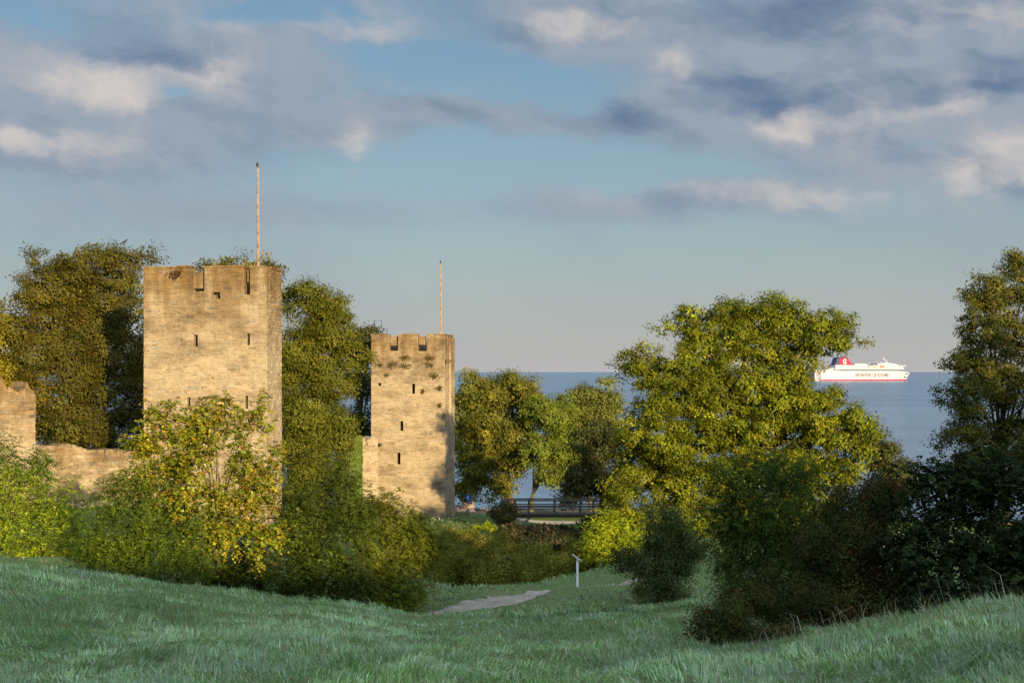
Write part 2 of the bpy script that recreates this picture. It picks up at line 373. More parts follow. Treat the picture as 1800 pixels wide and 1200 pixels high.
b = N('ShaderNodeBump'); b.inputs['Strength'].default_value = .8; b.inputs['Distance'].default_value = .1; L(tex(nt, 9, 6, .7), b.inputs['Height']); L(b.outputs[0], p.inputs['Normal'])
g = link('ground', np_mesh('ground', np.stack([gx.ravel(), gy.ravel(), gzv], 1), np.stack([ii, ii + 1, ii + 1 + nx, ii + nx], 1), smooth=True), gm)
tag(g, 'grassy rampart slopes and ditch running down to the shore', kind='structure')

# sea
sm, nt, N, L = new_mat('sea_water')
p = N('ShaderNodeBsdfPrincipled'); o = N('ShaderNodeOutputMaterial'); L(p.outputs[0], o.inputs[0])
gpos = N('ShaderNodeNewGeometry').outputs['Position']
sy = N('ShaderNodeSeparateXYZ'); L(gpos, sy.inputs[0])
c = mixrgb(nt, 'MIX', ramp(nt, tex(nt, .012, 6, .62, stretch=(.22, 1, 1)), .38, .66), (.030, .108, .255), (.085, .205, .375))
L(c, p.inputs['Base Color']); p.inputs['Roughness'].default_value = .18; p.inputs['IOR'].default_value = 1.33; p.inputs['Specular IOR Level'].default_value = .24
far = ramp(nt, sy.outputs[1], 180, 900)
sl = N('ShaderNodeMath'); sl.operation = 'MULTIPLY_ADD'; L(far, sl.inputs[0]); sl.inputs[1].default_value = -.24; sl.inputs[2].default_value = .5; L(sl.outputs[0], p.inputs['Specular IOR Level'])
b1 = N('ShaderNodeBump'); b1.inputs['Distance'].default_value = 1.6
L(tex(nt, .16, 5, .6, stretch=(.55, 1, 1)), b1.inputs['Height']); 
ms = N('ShaderNodeMath'); ms.operation = 'MULTIPLY_ADD'; L(far, ms.inputs[0]); ms.inputs[1].default_value = .72; ms.inputs[2].default_value = .05; L(ms.outputs[0], b1.inputs['Strength'])
b2 = N('ShaderNodeBump'); b2.inputs['Distance'].default_value = 9.0; b2.inputs['Strength'].default_value = .32; L(tex(nt, .022, 4, .6, stretch=(.5, 1, 1)), b2.inputs['Height'])
mf = N('ShaderNodeMath'); mf.operation = 'MULTIPLY'; L(far, mf.inputs[0]); mf.inputs[1].default_value = .35; L(mf.outputs[0], b2.inputs['Strength'])
L(b1.outputs[0], b2.inputs['Normal']); L(b2.outputs[0], p.inputs['Normal'])
sxs = axis([(-60000, -2000, 14500), (-2000, 2000, 1000), (2000, 60000, 14500)]); sys_ = axis([(120, 1000, 110), (1000, 3000, 1000), (3000, 60000, 9500)])
gx, gy = np.meshgrid(sxs, sys_); nx = len(sxs)
ii = (np.arange(len(sys_) - 1)[:, None] * nx + np.arange(nx - 1)[None]).ravel()
sea = link('sea', np_mesh('sea', np.stack([gx.ravel(), gy.ravel(), gx.ravel() * 0], 1), np.stack([ii, ii + 1, ii + 1 + nx, ii + nx], 1)), sm)
tag(sea, 'blue open sea reaching the horizon', kind='structure')

# gravel path: one ribbon draped on the turf
def catmull(pts, n=14):
    pts = [np.array(p, float) for p in pts]; pts = [2 * pts[0] - pts[1]] + pts + [2 * pts[-1] - pts[-2]]; out = []
    for i in range(1, len(pts) - 2):
        for t in np.linspace(0, 1, n, endpoint=False):
            a, b, c_, d = pts[i - 1:i + 3]
            out.append(.5 * ((2 * b) + (-a + c_) * t + (2 * a - 5 * b + 4 * c_ - d) * t * t + (-a + 3 * b - 3 * c_ + d) * t ** 3))
    return np.array(out + [pts[-2]])
PATH = catmull([(-7.5, 51.8), (-5.4, 50.8), (-3.6, 49.9), (-2.3, 50.6), (-1.0, 51.9), (.2, 53.9), (.8, 57.4), (1.1, 60.6), (2.3, 63), (3.5, 63.0), (4.6, 61.8), (5.8, 59.9), (7.2, 59.2)])
pm, nt, N, L = new_mat('gravel')
p = N('ShaderNodeBsdfPrincipled'); o = N('ShaderNodeOutputMaterial'); L(p.outputs[0], o.inputs[0])
c = mixrgb(nt, 'MIX', ramp(nt, tex(nt, 14, 6, .8), .35, .65), (.36, .32, .27), (.60, .54, .46))
c = mixrgb(nt, 'MIX', ramp(nt, tex(nt, 1.1, 4), .4, .65), c, mixrgb(nt, 'MULTIPLY', 1.0, c, (.72, .68, .62)))
L(c, p.inputs['Base Color']); p.inputs['Roughness'].default_value = .95
b = N('ShaderNodeBump'); b.inputs['Strength'].default_value = .8; b.inputs['Distance'].default_value = .03; L(tex(nt, 22, 4, .7), b.inputs['Height']); L(b.outputs[0], p.inputs['Normal'])
def ribbon(name, line, half, mat, lift, label):
    t = np.gradient(line, axis=0); t /= np.linalg.norm(t, axis=1)[:, None]; nrm = np.stack([-t[:, 1], t[:, 0]], 1)
    us = np.linspace(-1, 1, 9); V = []
    for k, (q, n_) in enumerate(zip(line, nrm)):
        h = half * (1 + .10 * math.sin(k * .9) + .06 * math.sin(k * 2.3)) * (.4 if name == 'gravel_path' and 54.6 < q[1] < 60.8 and q[0] > 0 else 1)
        for u in us:
            x, y = q + n_ * u * h
            V.append((x, y, 0))
    V = np.array(V); V[:, 2] = ground(V[:, 0], V[:, 1]) + lift - .04 * np.tile(us ** 4, len(line))
    m = len(us); ii = (np.arange(len(line) - 1)[:, None] * m + np.arange(m - 1)[None]).ravel()
    return tag(link(name, np_mesh(name, V, np.stack([ii, ii + m, ii + m + 1, ii + 1], 1), smooth=True), mat), label, kind='structure')
ribbon('gravel_path', PATH, 1.2, pm, .05, 'trodden gravel path curving over the rampart grass')
SHOREPATH = catmull([(-30, 159), (-8, 157), (4, 155.5), (14, 156), (40, 150)])
ribbon('shore_path', SHOREPATH, 1.5, pm, .05, 'pale shore path seen under the footbridge')

# ------------------------------------------------------------------ masonry
R = random.Random(11)
def stone_rects(W, z0f, z1f, holes, course=(.09, .23), length=(.18, .66)):
    """Courses of stones: x0,x1,z0,z1 rectangles, cut at openings and at the wall head z1f(x)."""
    out = []; z = z0f; zmax = max(z1f(W * i / 40) for i in range(41))
    while z < zmax - .05:
        h = course[0] + (course[1] - course[0]) * R.random() ** 1.5; x = -R.uniform(0, .4)
        while x < W:
            l = R.uniform(*length) * (1.3 if h > .19 else 1); a, b_ = max(x, 0), min(x + l, W); x += l
            if b_ - a < .07: continue
            top = min(z1f(a + .02), z1f(b_ - .02), z + h)
            if top - z < .06: continue
            parts = [(a, b_)]
            for (hx0, hx1, hz0, hz1) in holes:
                if top > hz0 and z < hz1:
                    nxt = []
                    for (a2, b2) in parts:
                        if b2 <= hx0 or a2 >= hx1: nxt.append((a2, b2)); continue
                        if hx0 - a2 > .06: nxt.append((a2, hx0))
                        if b2 - hx1 > .06: nxt.append((hx1, b2))
                    parts = nxt
            out += [(a2, b2, z, top) for a2, b2 in parts]
        z += h
    return out

def stone_tint(base, spread=.16):
    k = 1 + R.gauss(0, spread); w = R.gauss(0, .05)
    return (base[0] * k * (1 + w), base[1] * k, base[2] * k * (1 - w * 1.4))

def stone_geo(rect, frame, proud, col, gap=.013, wob=.03):
    O, U, Nn = frame; x0, x1, z0, z1 = rect; j = lambda s: R.uniform(-s, s)
    d = proud * R.uniform(.15, 1.0)
    def P(x, z, dep): return (O[0] + U[0] * x + Nn[0] * dep, O[1] + U[1] * x + Nn[1] * dep, O[2] + z + wob * math.sin(x * .8 + z * .55) + wob * .5 * math.sin(x * 2.1 - z * 1.3 + 1))
    g_ = gap * R.uniform(.3, 1.8); c_ = min(.022, (z1 - z0) * .16)
    bk = [P(x0 + g_, z0 + g_, -.02), P(x1 - g_, z0 + g_, -.02), P(x1 - g_, z1 - g_, -.02), P(x0 + g_, z1 - g_, -.02)]
    fr = [P(x0 + g_ + c_ + j(.012), z0 + g_ + c_ + j(.01), d + j(.006)), P(x1 - g_ - c_ + j(.012), z0 + g_ + c_ + j(.01), d + j(.006)),
          P(x1 - g_ - c_ + j(.012), z1 - g_ - c_ + j(.01), d + j(.006)), P(x0 + g_ + c_ + j(.012), z1 - g_ - c_ + j(.01), d + j(.006))]
    return bk + fr, [(4, 5, 6, 7), (0, 1, 5, 4), (1, 2, 6, 5), (2, 3, 7, 6), (3, 0, 4, 7)], col

def lay_stones(parent, rects_frames, mat, base, proud=.046, n_single=300, spread=.16):
    """The stones that show largest as parts of their own, the rest joined as stuff. rects_frames: list of (rects, frame, front?)."""
    allst = []
    for rects, frame, front in rects_frames:
        for r in rects: allst.append(((r[1] - r[0]) * (r[3] - r[2]) * (1 if front else .001), r, frame))
    allst.sort(key=lambda s: -s[0]); rest = MB()
    for k, (a, r, fr) in enumerate(allst):
        geo = stone_geo(r, fr, proud, stone_tint(base, spread))
        if k < n_single and a > .01: MB().add(*geo).build('stone', mat, parent)
        else: rest.add(*geo)
    tag(rest.build('masonry', mat, parent), kind='stuff')

def holed_wall(W, H, T, holes, name, mat, parent, col, ztop=None):
    """Solid wall in x 0..W, y 0..T, z 0..H with openings right through; boundary faces only."""
    xc = sorted({0, W} | {h[0] for h in holes} | {h[1] for h in holes}); zc = sorted({0, H} | {h[2] for h in holes} | {h[3] for h in holes})
    xc = [v for v in xc if 0 <= v <= W]; zc = [v for v in zc if 0 <= v <= H]
    solid = {}
    for i in range(len(xc) - 1):
        for k in range(len(zc) - 1):
            mx, mz = (xc[i] + xc[i + 1]) / 2, (zc[k] + zc[k + 1]) / 2
            solid[i, k] = not any(h[0] < mx < h[1] and h[2] < mz < h[3] for h in holes)
    m = MB()
    for (i, k), s in solid.items():
        if not s: continue
        x0, x1, z0, z1 = xc[i], xc[i + 1], zc[k], zc[k + 1]
        m.add([(x0, 0, z0), (x1, 0, z0), (x1, 0, z1), (x0, 0, z1)], [(0, 1, 2, 3)], col)
        m.add([(x0, T, z0), (x1, T, z0), (x1, T, z1), (x0, T, z1)], [(3, 2, 1, 0)], col)
        if not solid.get((i - 1, k)): m.add([(x0, 0, z0), (x0, 0, z1), (x0, T, z1), (x0, T, z0)], [(0, 1, 2, 3)], col)
        if not solid.get((i + 1, k)): m.add([(x1, 0, z0), (x1, T, z0), (x1, T, z1), (x1, 0, z1)], [(0, 1, 2, 3)], col)
        if not solid.get((i, k - 1)): m.add([(x0, 0, z0), (x0, T, z0), (x1, T, z0), (x1, 0, z0)], [(0, 1, 2, 3)], col)
        if not solid.get((i, k + 1)): m.add([(x0, 0, z1), (x1, 0, z1), (x1, T, z1), (x0, T, z1)], [(0, 1, 2, 3)], col)
    return m.build(name, mat, parent)

MORTAR = (.35, .288, .198)
def tower(name, loc, rz, W, H, D, slits, crenels, chips, mat, label, T=.75, deck=2.0, pil=False):
    """slits: through openings; crenels: (x0,x1,zbot, infill z0,z1, infill x0,x1) notches open to the top, closed by a thin set-back wall."""
    t = empty(name, loc, rz); tag(t, label, 'tower')
    holes = list(slits) + [(c_[0], c_[1], c_[2], H + 1) for c_ in crenels]
    fw = holed_wall(W, H, T, [(h[0], h[1], h[2], min(h[3], H)) for h in holes], 'front_wall', mat, t, MORTAR)
    rects = stone_rects(W, 0, lambda x: H, holes + chips)
    cb = MB()
    for (x0, x1, z0, z1) in chips:       # broken pockets where face stones have fallen: rough stubs left inside
        for k in range(3):
            a = R.uniform(x0, x1 - .08); b_ = R.uniform(z0, z1 - .05); cb.box((a, -.012, b_), (a + .1, -.002, b_ + .06), (.20, .16, .11))
    lay_stones(fw, [(rects, ((0, 0, 0), (1, 0), (0, -1)), True)], mat, (.262, .218, .155))
    if chips: cb.build('broken_pocket', mat, t)
    ck = (.30, .245, .17)
    for nm, x0, U, Nn, O in (('side_wall', W - T, (0, 1), (1, 0), (W, 0, 0)), ('side_wall', 0, (0, -1), (-1, 0), (0, D, 0))):
        sw = MB().box((x0, T, 0), (x0 + T, D - T, H), MORTAR).build(nm, mat, t)
        rr = stone_rects(D, 0, lambda x: H, [])
        lay_stones(sw, [(rr, (O, U, Nn), False)], mat, ck if Nn[0] > 0 else ck, n_single=0)
    MB().box((0, D - T, 0), (W, D, H - .5), MORTAR).build('back_wall', mat, t)
    MB().box((T, T, H - deck - .3), (W - T, D - T, H - deck), (.16, .13, .1)).build('deck', mat, t)
    for (x0, x1, zb, iz0, iz1, ix0, ix1) in crenels:
        iw = MB().box((ix0, .30, iz0), (ix1, .58, iz1), MORTAR).build('crenel_infill', mat, t)
        lay_stones(iw, [(stone_rects(ix1 - ix0, 0, lambda x: iz1 - iz0, []), ((ix0, .30, iz0), (1, 0), (0, -1)), False)], mat, (.24, .2, .14), n_single=0)
    # uneven coping slabs along the wall heads
    spans, x = [], 0.0
    for c_ in sorted(crenels): spans.append((x, c_[0])); x = c_[1]
    spans.append((x, W))
    for a, b_ in spans:
        x = a - .05
        while x < b_ + .04:
            l = min(R.uniform(.45, .95), b_ + .05 - x)
            if l < .12: break
            z = H + R.uniform(.0, .03); th = R.uniform(.07, .13)
            m = MB(); m.box((x + .008, -.07 + R.uniform(-.03, .03), z), (x + l - .008, T + .05, z + th), stone_tint((.26, .20, .12), .12)); m.build('coping_stone', mat, t)
            x += l
    for xa, xb in ((-.06, T), (W - T, W + .06)):
        y = T + .06
        while y < D - .1:
            l = min(R.uniform(.5, .9), D - y); z = H + R.uniform(0, .03)
            MB().box((xa, y + .008, z), (xb, y + l - .008, z + R.uniform(.07, .12)), stone_tint((.26, .20, .12), .12)).build('coping_stone', mat, t); y += l
    if pil:
        pw = MB().box((W + .0, D * .52, 0), (W + .16, D - .05, H - .15), MORTAR).build('pilaster', mat, t)
        lay_stones(pw, [(stone_rects(D * .48 - .05, 0, lambda x: H - .15, []), ((W + .16, D * .52, 0), (0, 1), (1, 0)), False)], mat, ck, n_single=0)
    return t

# big square tower
s1 = 81 / FPX; X1, Z1b = (250 - 900) * s1, 8.6
def f1(px, py): return ((px - 250) * s1, EYE - (py - HORIZON) * s1 - Z1b)
def r1(a, b_, c_, d_): p0, p1 = f1(a, d_), f1(b_, c_); return (p0[0], p1[0], p0[1], p1[1])
H1 = f1(0, 471)[1]; W1 = (472 - 250) * s1
M['stone1'] = stone_mat('tower_limestone', Z1b + H1)
cr1 = []
for (a, b_, bot, i0, i1, ia, ib) in [(337, 360, 512, 506, 477, 337.5, 359.5), (431, 442.5, 518, 496, 474, 434.5, 442)]:
    x0, zb = f1(a, bot); x1_, _ = f1(b_, bot); cr1.append((x0, x1_, zb, f1(0, i0)[1], f1(0, i1)[1], f1(ia, 0)[0], f1(ib, 0)[0]))
tw1 = tower('square_tower', (X1, 81.35, Z1b), math.radians(-6), W1, H1, 3.2,
    [r1(374, 388, 513.5, 519), r1(381, 389, 519, 525.5), r1(340.5, 348, 588, 609), r1(436, 442, 586, 607), r1(328.5, 334.5, 698, 719), r1(433, 438.5, 695, 718)], cr1,
    [r1(370, 388, 514, 525), r1(336, 342, 514, 521), r1(397, 399.5, 638, 646), r1(303, 321, 474, 488)], M['stone1'],
    'large square limestone tower with crenellated top behind the yellowing hazel')

# smaller tower nearer the sea
s2 = 130 / FPX; X2, Z2b = (652 - 900) * s2, 3.4
def f2(px, py): return ((px - 652) * s2, EYE - (py - HORIZON) * s2 - Z2b)
def r2(a, b_, c_, d_): p0, p1 = f2(a, d_), f2(b_, c_); return (p0[0], p1[0], p0[1], p1[1])
H2 = f2(0, 589)[1]; W2 = 130.5 * s2
M['stone2'] = stone_mat('sea_tower_limestone', Z2b + H2)
cr2 = []
for (a, b_, bot, i0, i1, ia, ib) in [(684, 700, 616.5, 607, 590.5, 684.5, 699.5), (735, 751, 617, 605.5, 590.5, 735.5, 748)]:
    x0, zb = f2(a, bot); x1_, _ = f2(b_, bot); cr2.append((x0, x1_, zb, f2(0, i0)[1], f2(0, i1)[1], f2(ia, 0)[0], f2(ib, 0)[0]))
tw2 = tower('square_tower', (X2, 130.3, Z2b), math.radians(-5.5), W2, H2, 5.6,
    [r2(724, 730, 674, 692), r2(703, 709, 740, 757), r2(697.5, 704, 795, 816), r2(664, 669.5, 672.5, 678.5)], cr2,
    [r2(694, 698, 764, 767), r2(746, 748, 764, 767), r2(768, 771, 765, 768), r2(765, 773, 689, 693)], M['stone2'],
    'slimmer limestone tower beside the sea, long tree shadow at its foot', deck=2.2, pil=True)

def ruin_wall(name, A, B, tops, base_z, T, mat, label, base=(.32, .275, .205), n_single=200, cat='wall', proud=.06):
    """A free-standing rubble wall from A to B (x,y); tops = [(fraction, z)] the broken wall head."""
    A = np.array(A, float); B = np.array(B, float); W = float(np.linalg.norm(B - A)); U = (B - A) / W; Nn = np.array([U[1], -U[0]])
    t = empty(name, (A[0], A[1], base_z)); tag(t, label, cat)
    fr = [q[0] for q in tops]; zs = [q[1] - base_z for q in tops]
    def ztop(x): return float(np.interp(x / W, fr, zs)) + .07 * math.sin(x * 7.3 + W) + .05 * math.sin(x * 17.1)
    n = max(12, int(W / .25)); m = MB(); vs = []
    for i in range(n + 1):
        x = W * i / n; z = ztop(x) - .03
        for (o_, zz) in ((0, 0), (0, z), (T, z), (T, 0)):
            vs.append((U[0] * x - Nn[0] * o_, U[1] * x - Nn[1] * o_, zz))
    fs = [(0, 1, 2, 3), tuple(4 * n + k for k in (3, 2, 1, 0))]
    for i in range(n):
        for k in range(3):
            a = 4 * i + k; fs.append((a, a + 4, a + 5, a + 1))
    m.add(vs, fs, MORTAR); core = m.build('core', mat, t)
    rr = stone_rects(W, 0, ztop, [], (.12, .26), (.16, .55))
    lay_stones(core, [(rr, ((0, 0, 0), tuple(U), tuple(Nn)), True)], mat, base, proud=proud, n_single=n_single, spread=.2)
    x = 0.0
    while x < W - .1:                      # loose stones bedded on the broken head
        l = min(R.uniform(.22, .5), W - x); xm = x + l / 2; k = R.uniform(.03, .12); th = T * R.uniform(.8, 1.05); ov = R.uniform(-.02, .08)
        m = MB(); pts = []
        for zz in (-.12, k):
            for (q, o_) in ((x + .01, -ov), (x + l - .01, -ov), (x + l - .01, th), (x + .01, th)):
                pts.append((U[0] * q - Nn[0] * o_ + R.uniform(-.03, .03), U[1] * q - Nn[1] * o_ + R.uniform(-.03, .03), ztop(q) + zz + R.uniform(-.03, .03)))
        m.add(pts, [(0, 3, 2, 1), (4, 5, 6, 7), (0, 1, 5, 4), (1, 2, 6, 5), (2, 3, 7, 6), (3, 0, 4, 7)], stone_tint(base, .18)); m.build('head_stone', mat, t)
        x += l
    # end faces in stone as well
    for (O, U2, N2, x) in (((U[0] * W, U[1] * W, 0), tuple(-Nn), tuple(U), W - .05), ((-Nn[0] * T, -Nn[1] * T, 0), tuple(Nn), tuple(-U), .05)):
        lay_stones(core, [(stone_rects(T, 0, lambda q: ztop(x) - .05, [], (.12, .26), (.16, .5)), (O, U2, N2), False)], mat, base, proud=proud, n_single=0)
    return t
M['stone3'] = stone_mat('curtain_wall_rubble', 14.6); M['stone5'] = stone_mat('gable_rubble', 17.6)
a = at(-25, 0, 73); b_ = at(62, 0, 75)
ruin_wall('ruined_gable', a[:2], b_[:2], [(0, at(0, 650, 74)[2]), (.29, at(0, 664, 74)[2]), (.40, at(0, 679, 74)[2]), (.56, at(0, 691, 74)[2]), (.70, at(0, 690, 74)[2]), (.85, at(0, 671, 74)[2]), (.93, at(0, 690, 74)[2]), (1, at(0, 692, 74)[2])],
          9.5, 1.6, M['stone5'], 'broken limestone gable with a pointed top at the edge of the view', cat='wall')
a = at(58, 0, 77); b_ = at(262, 0, 81.5)
q = lambda y: at(0, y, 79)[2]
ruin_wall('curtain_wall', a[:2], b_[:2], [(0, q(782)), (.12, q(783)), (.22, q(781)), (.30, q(778)), (.36, q(784)), (.48, q(795)), (.56, q(797)), (.62, q(795)), (.75, q(797)), (1, q(799))],
          9.2, 1.1, M['stone3'], 'low weathered curtain wall joining the big tower', n_single=260)
a = at(603, 0, 126); b_ = at(664, 0, 128.5)
M['stone4'] = stone_mat('plastered_wall', None)
q = lambda y: at(0, y, 127)[2]
ruin_wall('curtain_wall', a[:2], b_[:2], [(0, q(774)), (.5, q(772)), (.62, q(772)), (.66, q(778)), (.75, q(771)), (.9, q(769)), (1, q(776))],
          4.5, 1.2, M['stone4'], 'short curtain wall stub against the sea tower, half under ivy', base=(.31, .26, .185), n_single=80, proud=.03)
# ------------------------------------------------------------------ foliage
def unit(v): return v / np.maximum(np.linalg.norm(v, axis=-1, keepdims=True), 1e-9)

def leaf_tri(name, P, A, Nn, size, aspect, tint):
    """Small far-off leaves: one pointed face each."""
    A = unit(A); S_ = unit(np.cross(A, Nn)); sz = size[:, None]; w = S_ * sz * aspect * .5
    V = np.stack([P - w, P + w, P + A * sz], 1).reshape(-1, 3)
    return np_mesh(name, V, np.arange(len(P) * 3).reshape(-1, 3), tint)

def leaf_mesh(name, P, A, Nn, size, aspect, tint, fold=.25):
    """Folded diamond leaves: P base points, A axis, Nn face normal, size length."""
    A = unit(A); S_ = unit(np.cross(A, Nn)); Nn = np.cross(S_, A); sz = size[:, None]
    mid = P + A * sz * .45
    V = np.stack([P, mid + S_ * sz * aspect * .5 - Nn * sz * fold * aspect, P + A * sz, mid - S_ * sz * aspect * .5 - Nn * sz * fold * aspect], 1).reshape(-1, 3)
    F = np.arange(len(P) * 4).reshape(-1, 4)
    return np_mesh(name, V, F, tint)

def palette(rg, n, cols, jit=.22):
    cols = np.array([c[:3] for c in cols]); w = np.array([c[3] if len(c) > 3 else 1 for c in cols.tolist()])
    return cols

def crown_points(rg, lobes, n, shell=.55, front=.72):
    """Cluster centres through the outer part of a set of ellipsoids, more of them on the side seen."""
    lob = np.array(lobes, float); w = lob[:, 3] * lob[:, 5] + lob[:, 3] * lob[:, 4]; w = w / w.sum()
    out = []; nrm = []
    while sum(len(o) for o in out) < n:
        k = rg.choice(len(lob), n, p=w); d = unit(rg.normal(size=(n, 3)))
        flip = (d[:, 1] > .1) & (rg.random(n) < (front - .5) * 2); d[flip, 1] *= -1
        r = shell + (1 - shell) * rg.random(n) ** .6
        p_ = lob[k, :3] + d * lob[k, 3:] * r[:, None]
        q_ = ((p_[:, None] - lob[None, :, :3]) / lob[None, :, 3:]); inside = (np.linalg.norm(q_, axis=2) < shell * .95).any(1)
        out.append(p_[~inside]); nrm.append(unit(d / lob[k, 3:])[~inside])
    return np.concatenate(out)[:n], np.concatenate(nrm)[:n]

def bumpy(rg, lobes, k, lo=.30, hi=.52):
    """Break each mass of foliage into a core and smaller boughs standing out of it."""
    out = []
    for l in np.array(lobes, float):
        out.append(np.concatenate([l[:3], l[3:] * .74]))
        for _ in range(k):
            d = unit(rg.normal(size=3)); d[1] = -abs(d[1]) if rg.random() < .6 else d[1]
            r = rg.uniform(lo, hi); out.append(np.concatenate([l[:3] + d * l[3:] * rg.uniform(.66, 1.0), l[3:] * r * rg.uniform(.75, 1.25, 3)]))
    return np.array(out)

def pick(rg, n, cols):
    c = np.array([q[:3] for q in cols]); w = np.array([q[3] if len(q) > 3 else 1. for q in cols]); return c[rg.choice(len(c), n, p=w / w.sum())]

def clump_leaves(rg, C, Nm, per, cr, size, aspect, cols, flat=.65, up=.45, ctint=.26, ltint=.06):
    n = len(C); k = np.repeat(np.arange(n), per); m = len(k)
    rad = cr * rg.uniform(.55, 1.3, n)
    off = rg.normal(size=(m, 3)) * .5; ln = np.linalg.norm(off, axis=1, keepdims=True); off = off * np.minimum(1, 1.25 / np.maximum(ln, 1e-6)); off[:, 2] *= flat
    P = C[k] + off * rad[k][:, None]
    nn = unit(unit(off) * .55 + Nm[k] * 1.0 + np.array([0, 0, up * .6]) + rg.normal(size=(m, 3)) * .18)
    ax = np.cross(nn, rg.normal(size=(m, 3))) + off * .8 + np.array([0, 0, -.25])
    base = pick(rg, n, cols)[k] * .55 + pick(rg, m, cols) * .45
    t = base * np.exp(rg.normal(0, ctint, n))[k][:, None] * np.exp(rg.normal(0, ltint, (m, 1)))
    return P, ax, nn, size * rg.uniform(.6, 1.3, m), np.full((m, 1), aspect), t

def spray_leaves(rg, C, Nm, per, length, size, aspect, cols, nleaf=11, droop=.35, ctint=.18, ltint=.10):
    """Sprays: pairs of leaflets along short arching shoots (elder, ash, rowan, hazel)."""
    n = len(C); s = np.repeat(np.arange(n), per); ns = len(s)
    d = unit(Nm[s] * .7 + rg.normal(size=(ns, 3)) * .75 + np.array([0, 0, .25])); Ls = length * rg.uniform(.55, 1.3, ns)
    o_ = C[s] + rg.normal(size=(ns, 3)) * length * .45
    t = np.tile(np.linspace(.12, 1, nleaf), ns); k = np.repeat(np.arange(ns), nleaf); m = len(k)
    P = o_[k] + d[k] * (Ls[k] * t)[:, None]; P[:, 2] -= droop * Ls[k] * t * t
    side = unit(np.cross(d, np.array([0, 0, 1.]) + rg.normal(size=(ns, 3)) * .2))[k] * np.where(np.arange(m) % 2, 1, -1)[:, None]
    ax = side * .9 + d[k] * .55 + np.array([0, 0, -.35]) + rg.normal(size=(m, 3)) * .22
    nn = unit(np.array([0, 0, .9]) + Nm[s][k] * .55 + rg.normal(size=(m, 3)) * .35)
    base = pick(rg, ns, cols)[k] * .6 + pick(rg, m, cols) * .4
    tt = base * np.exp(rg.normal(0, ctint, n))[s][k][:, None] * np.exp(rg.normal(0, ltint, (m, 1)))
    return P, ax, nn, size * rg.uniform(.65, 1.25, m) * (1.05 - .3 * np.abs(t - .45)), np.full((m, 1), aspect), tt

def lob(px, py, Y, rpx, rpy, ry=None):
    """An ellipsoid of foliage from its outline: centre column/row, distance, half width and half height in photo pixels."""
    x, y, z = at(px, py, Y); k = Y / FPX
    return (x, y, z, rpx * k, ry if ry else rpx * k * .9, rpy * k)

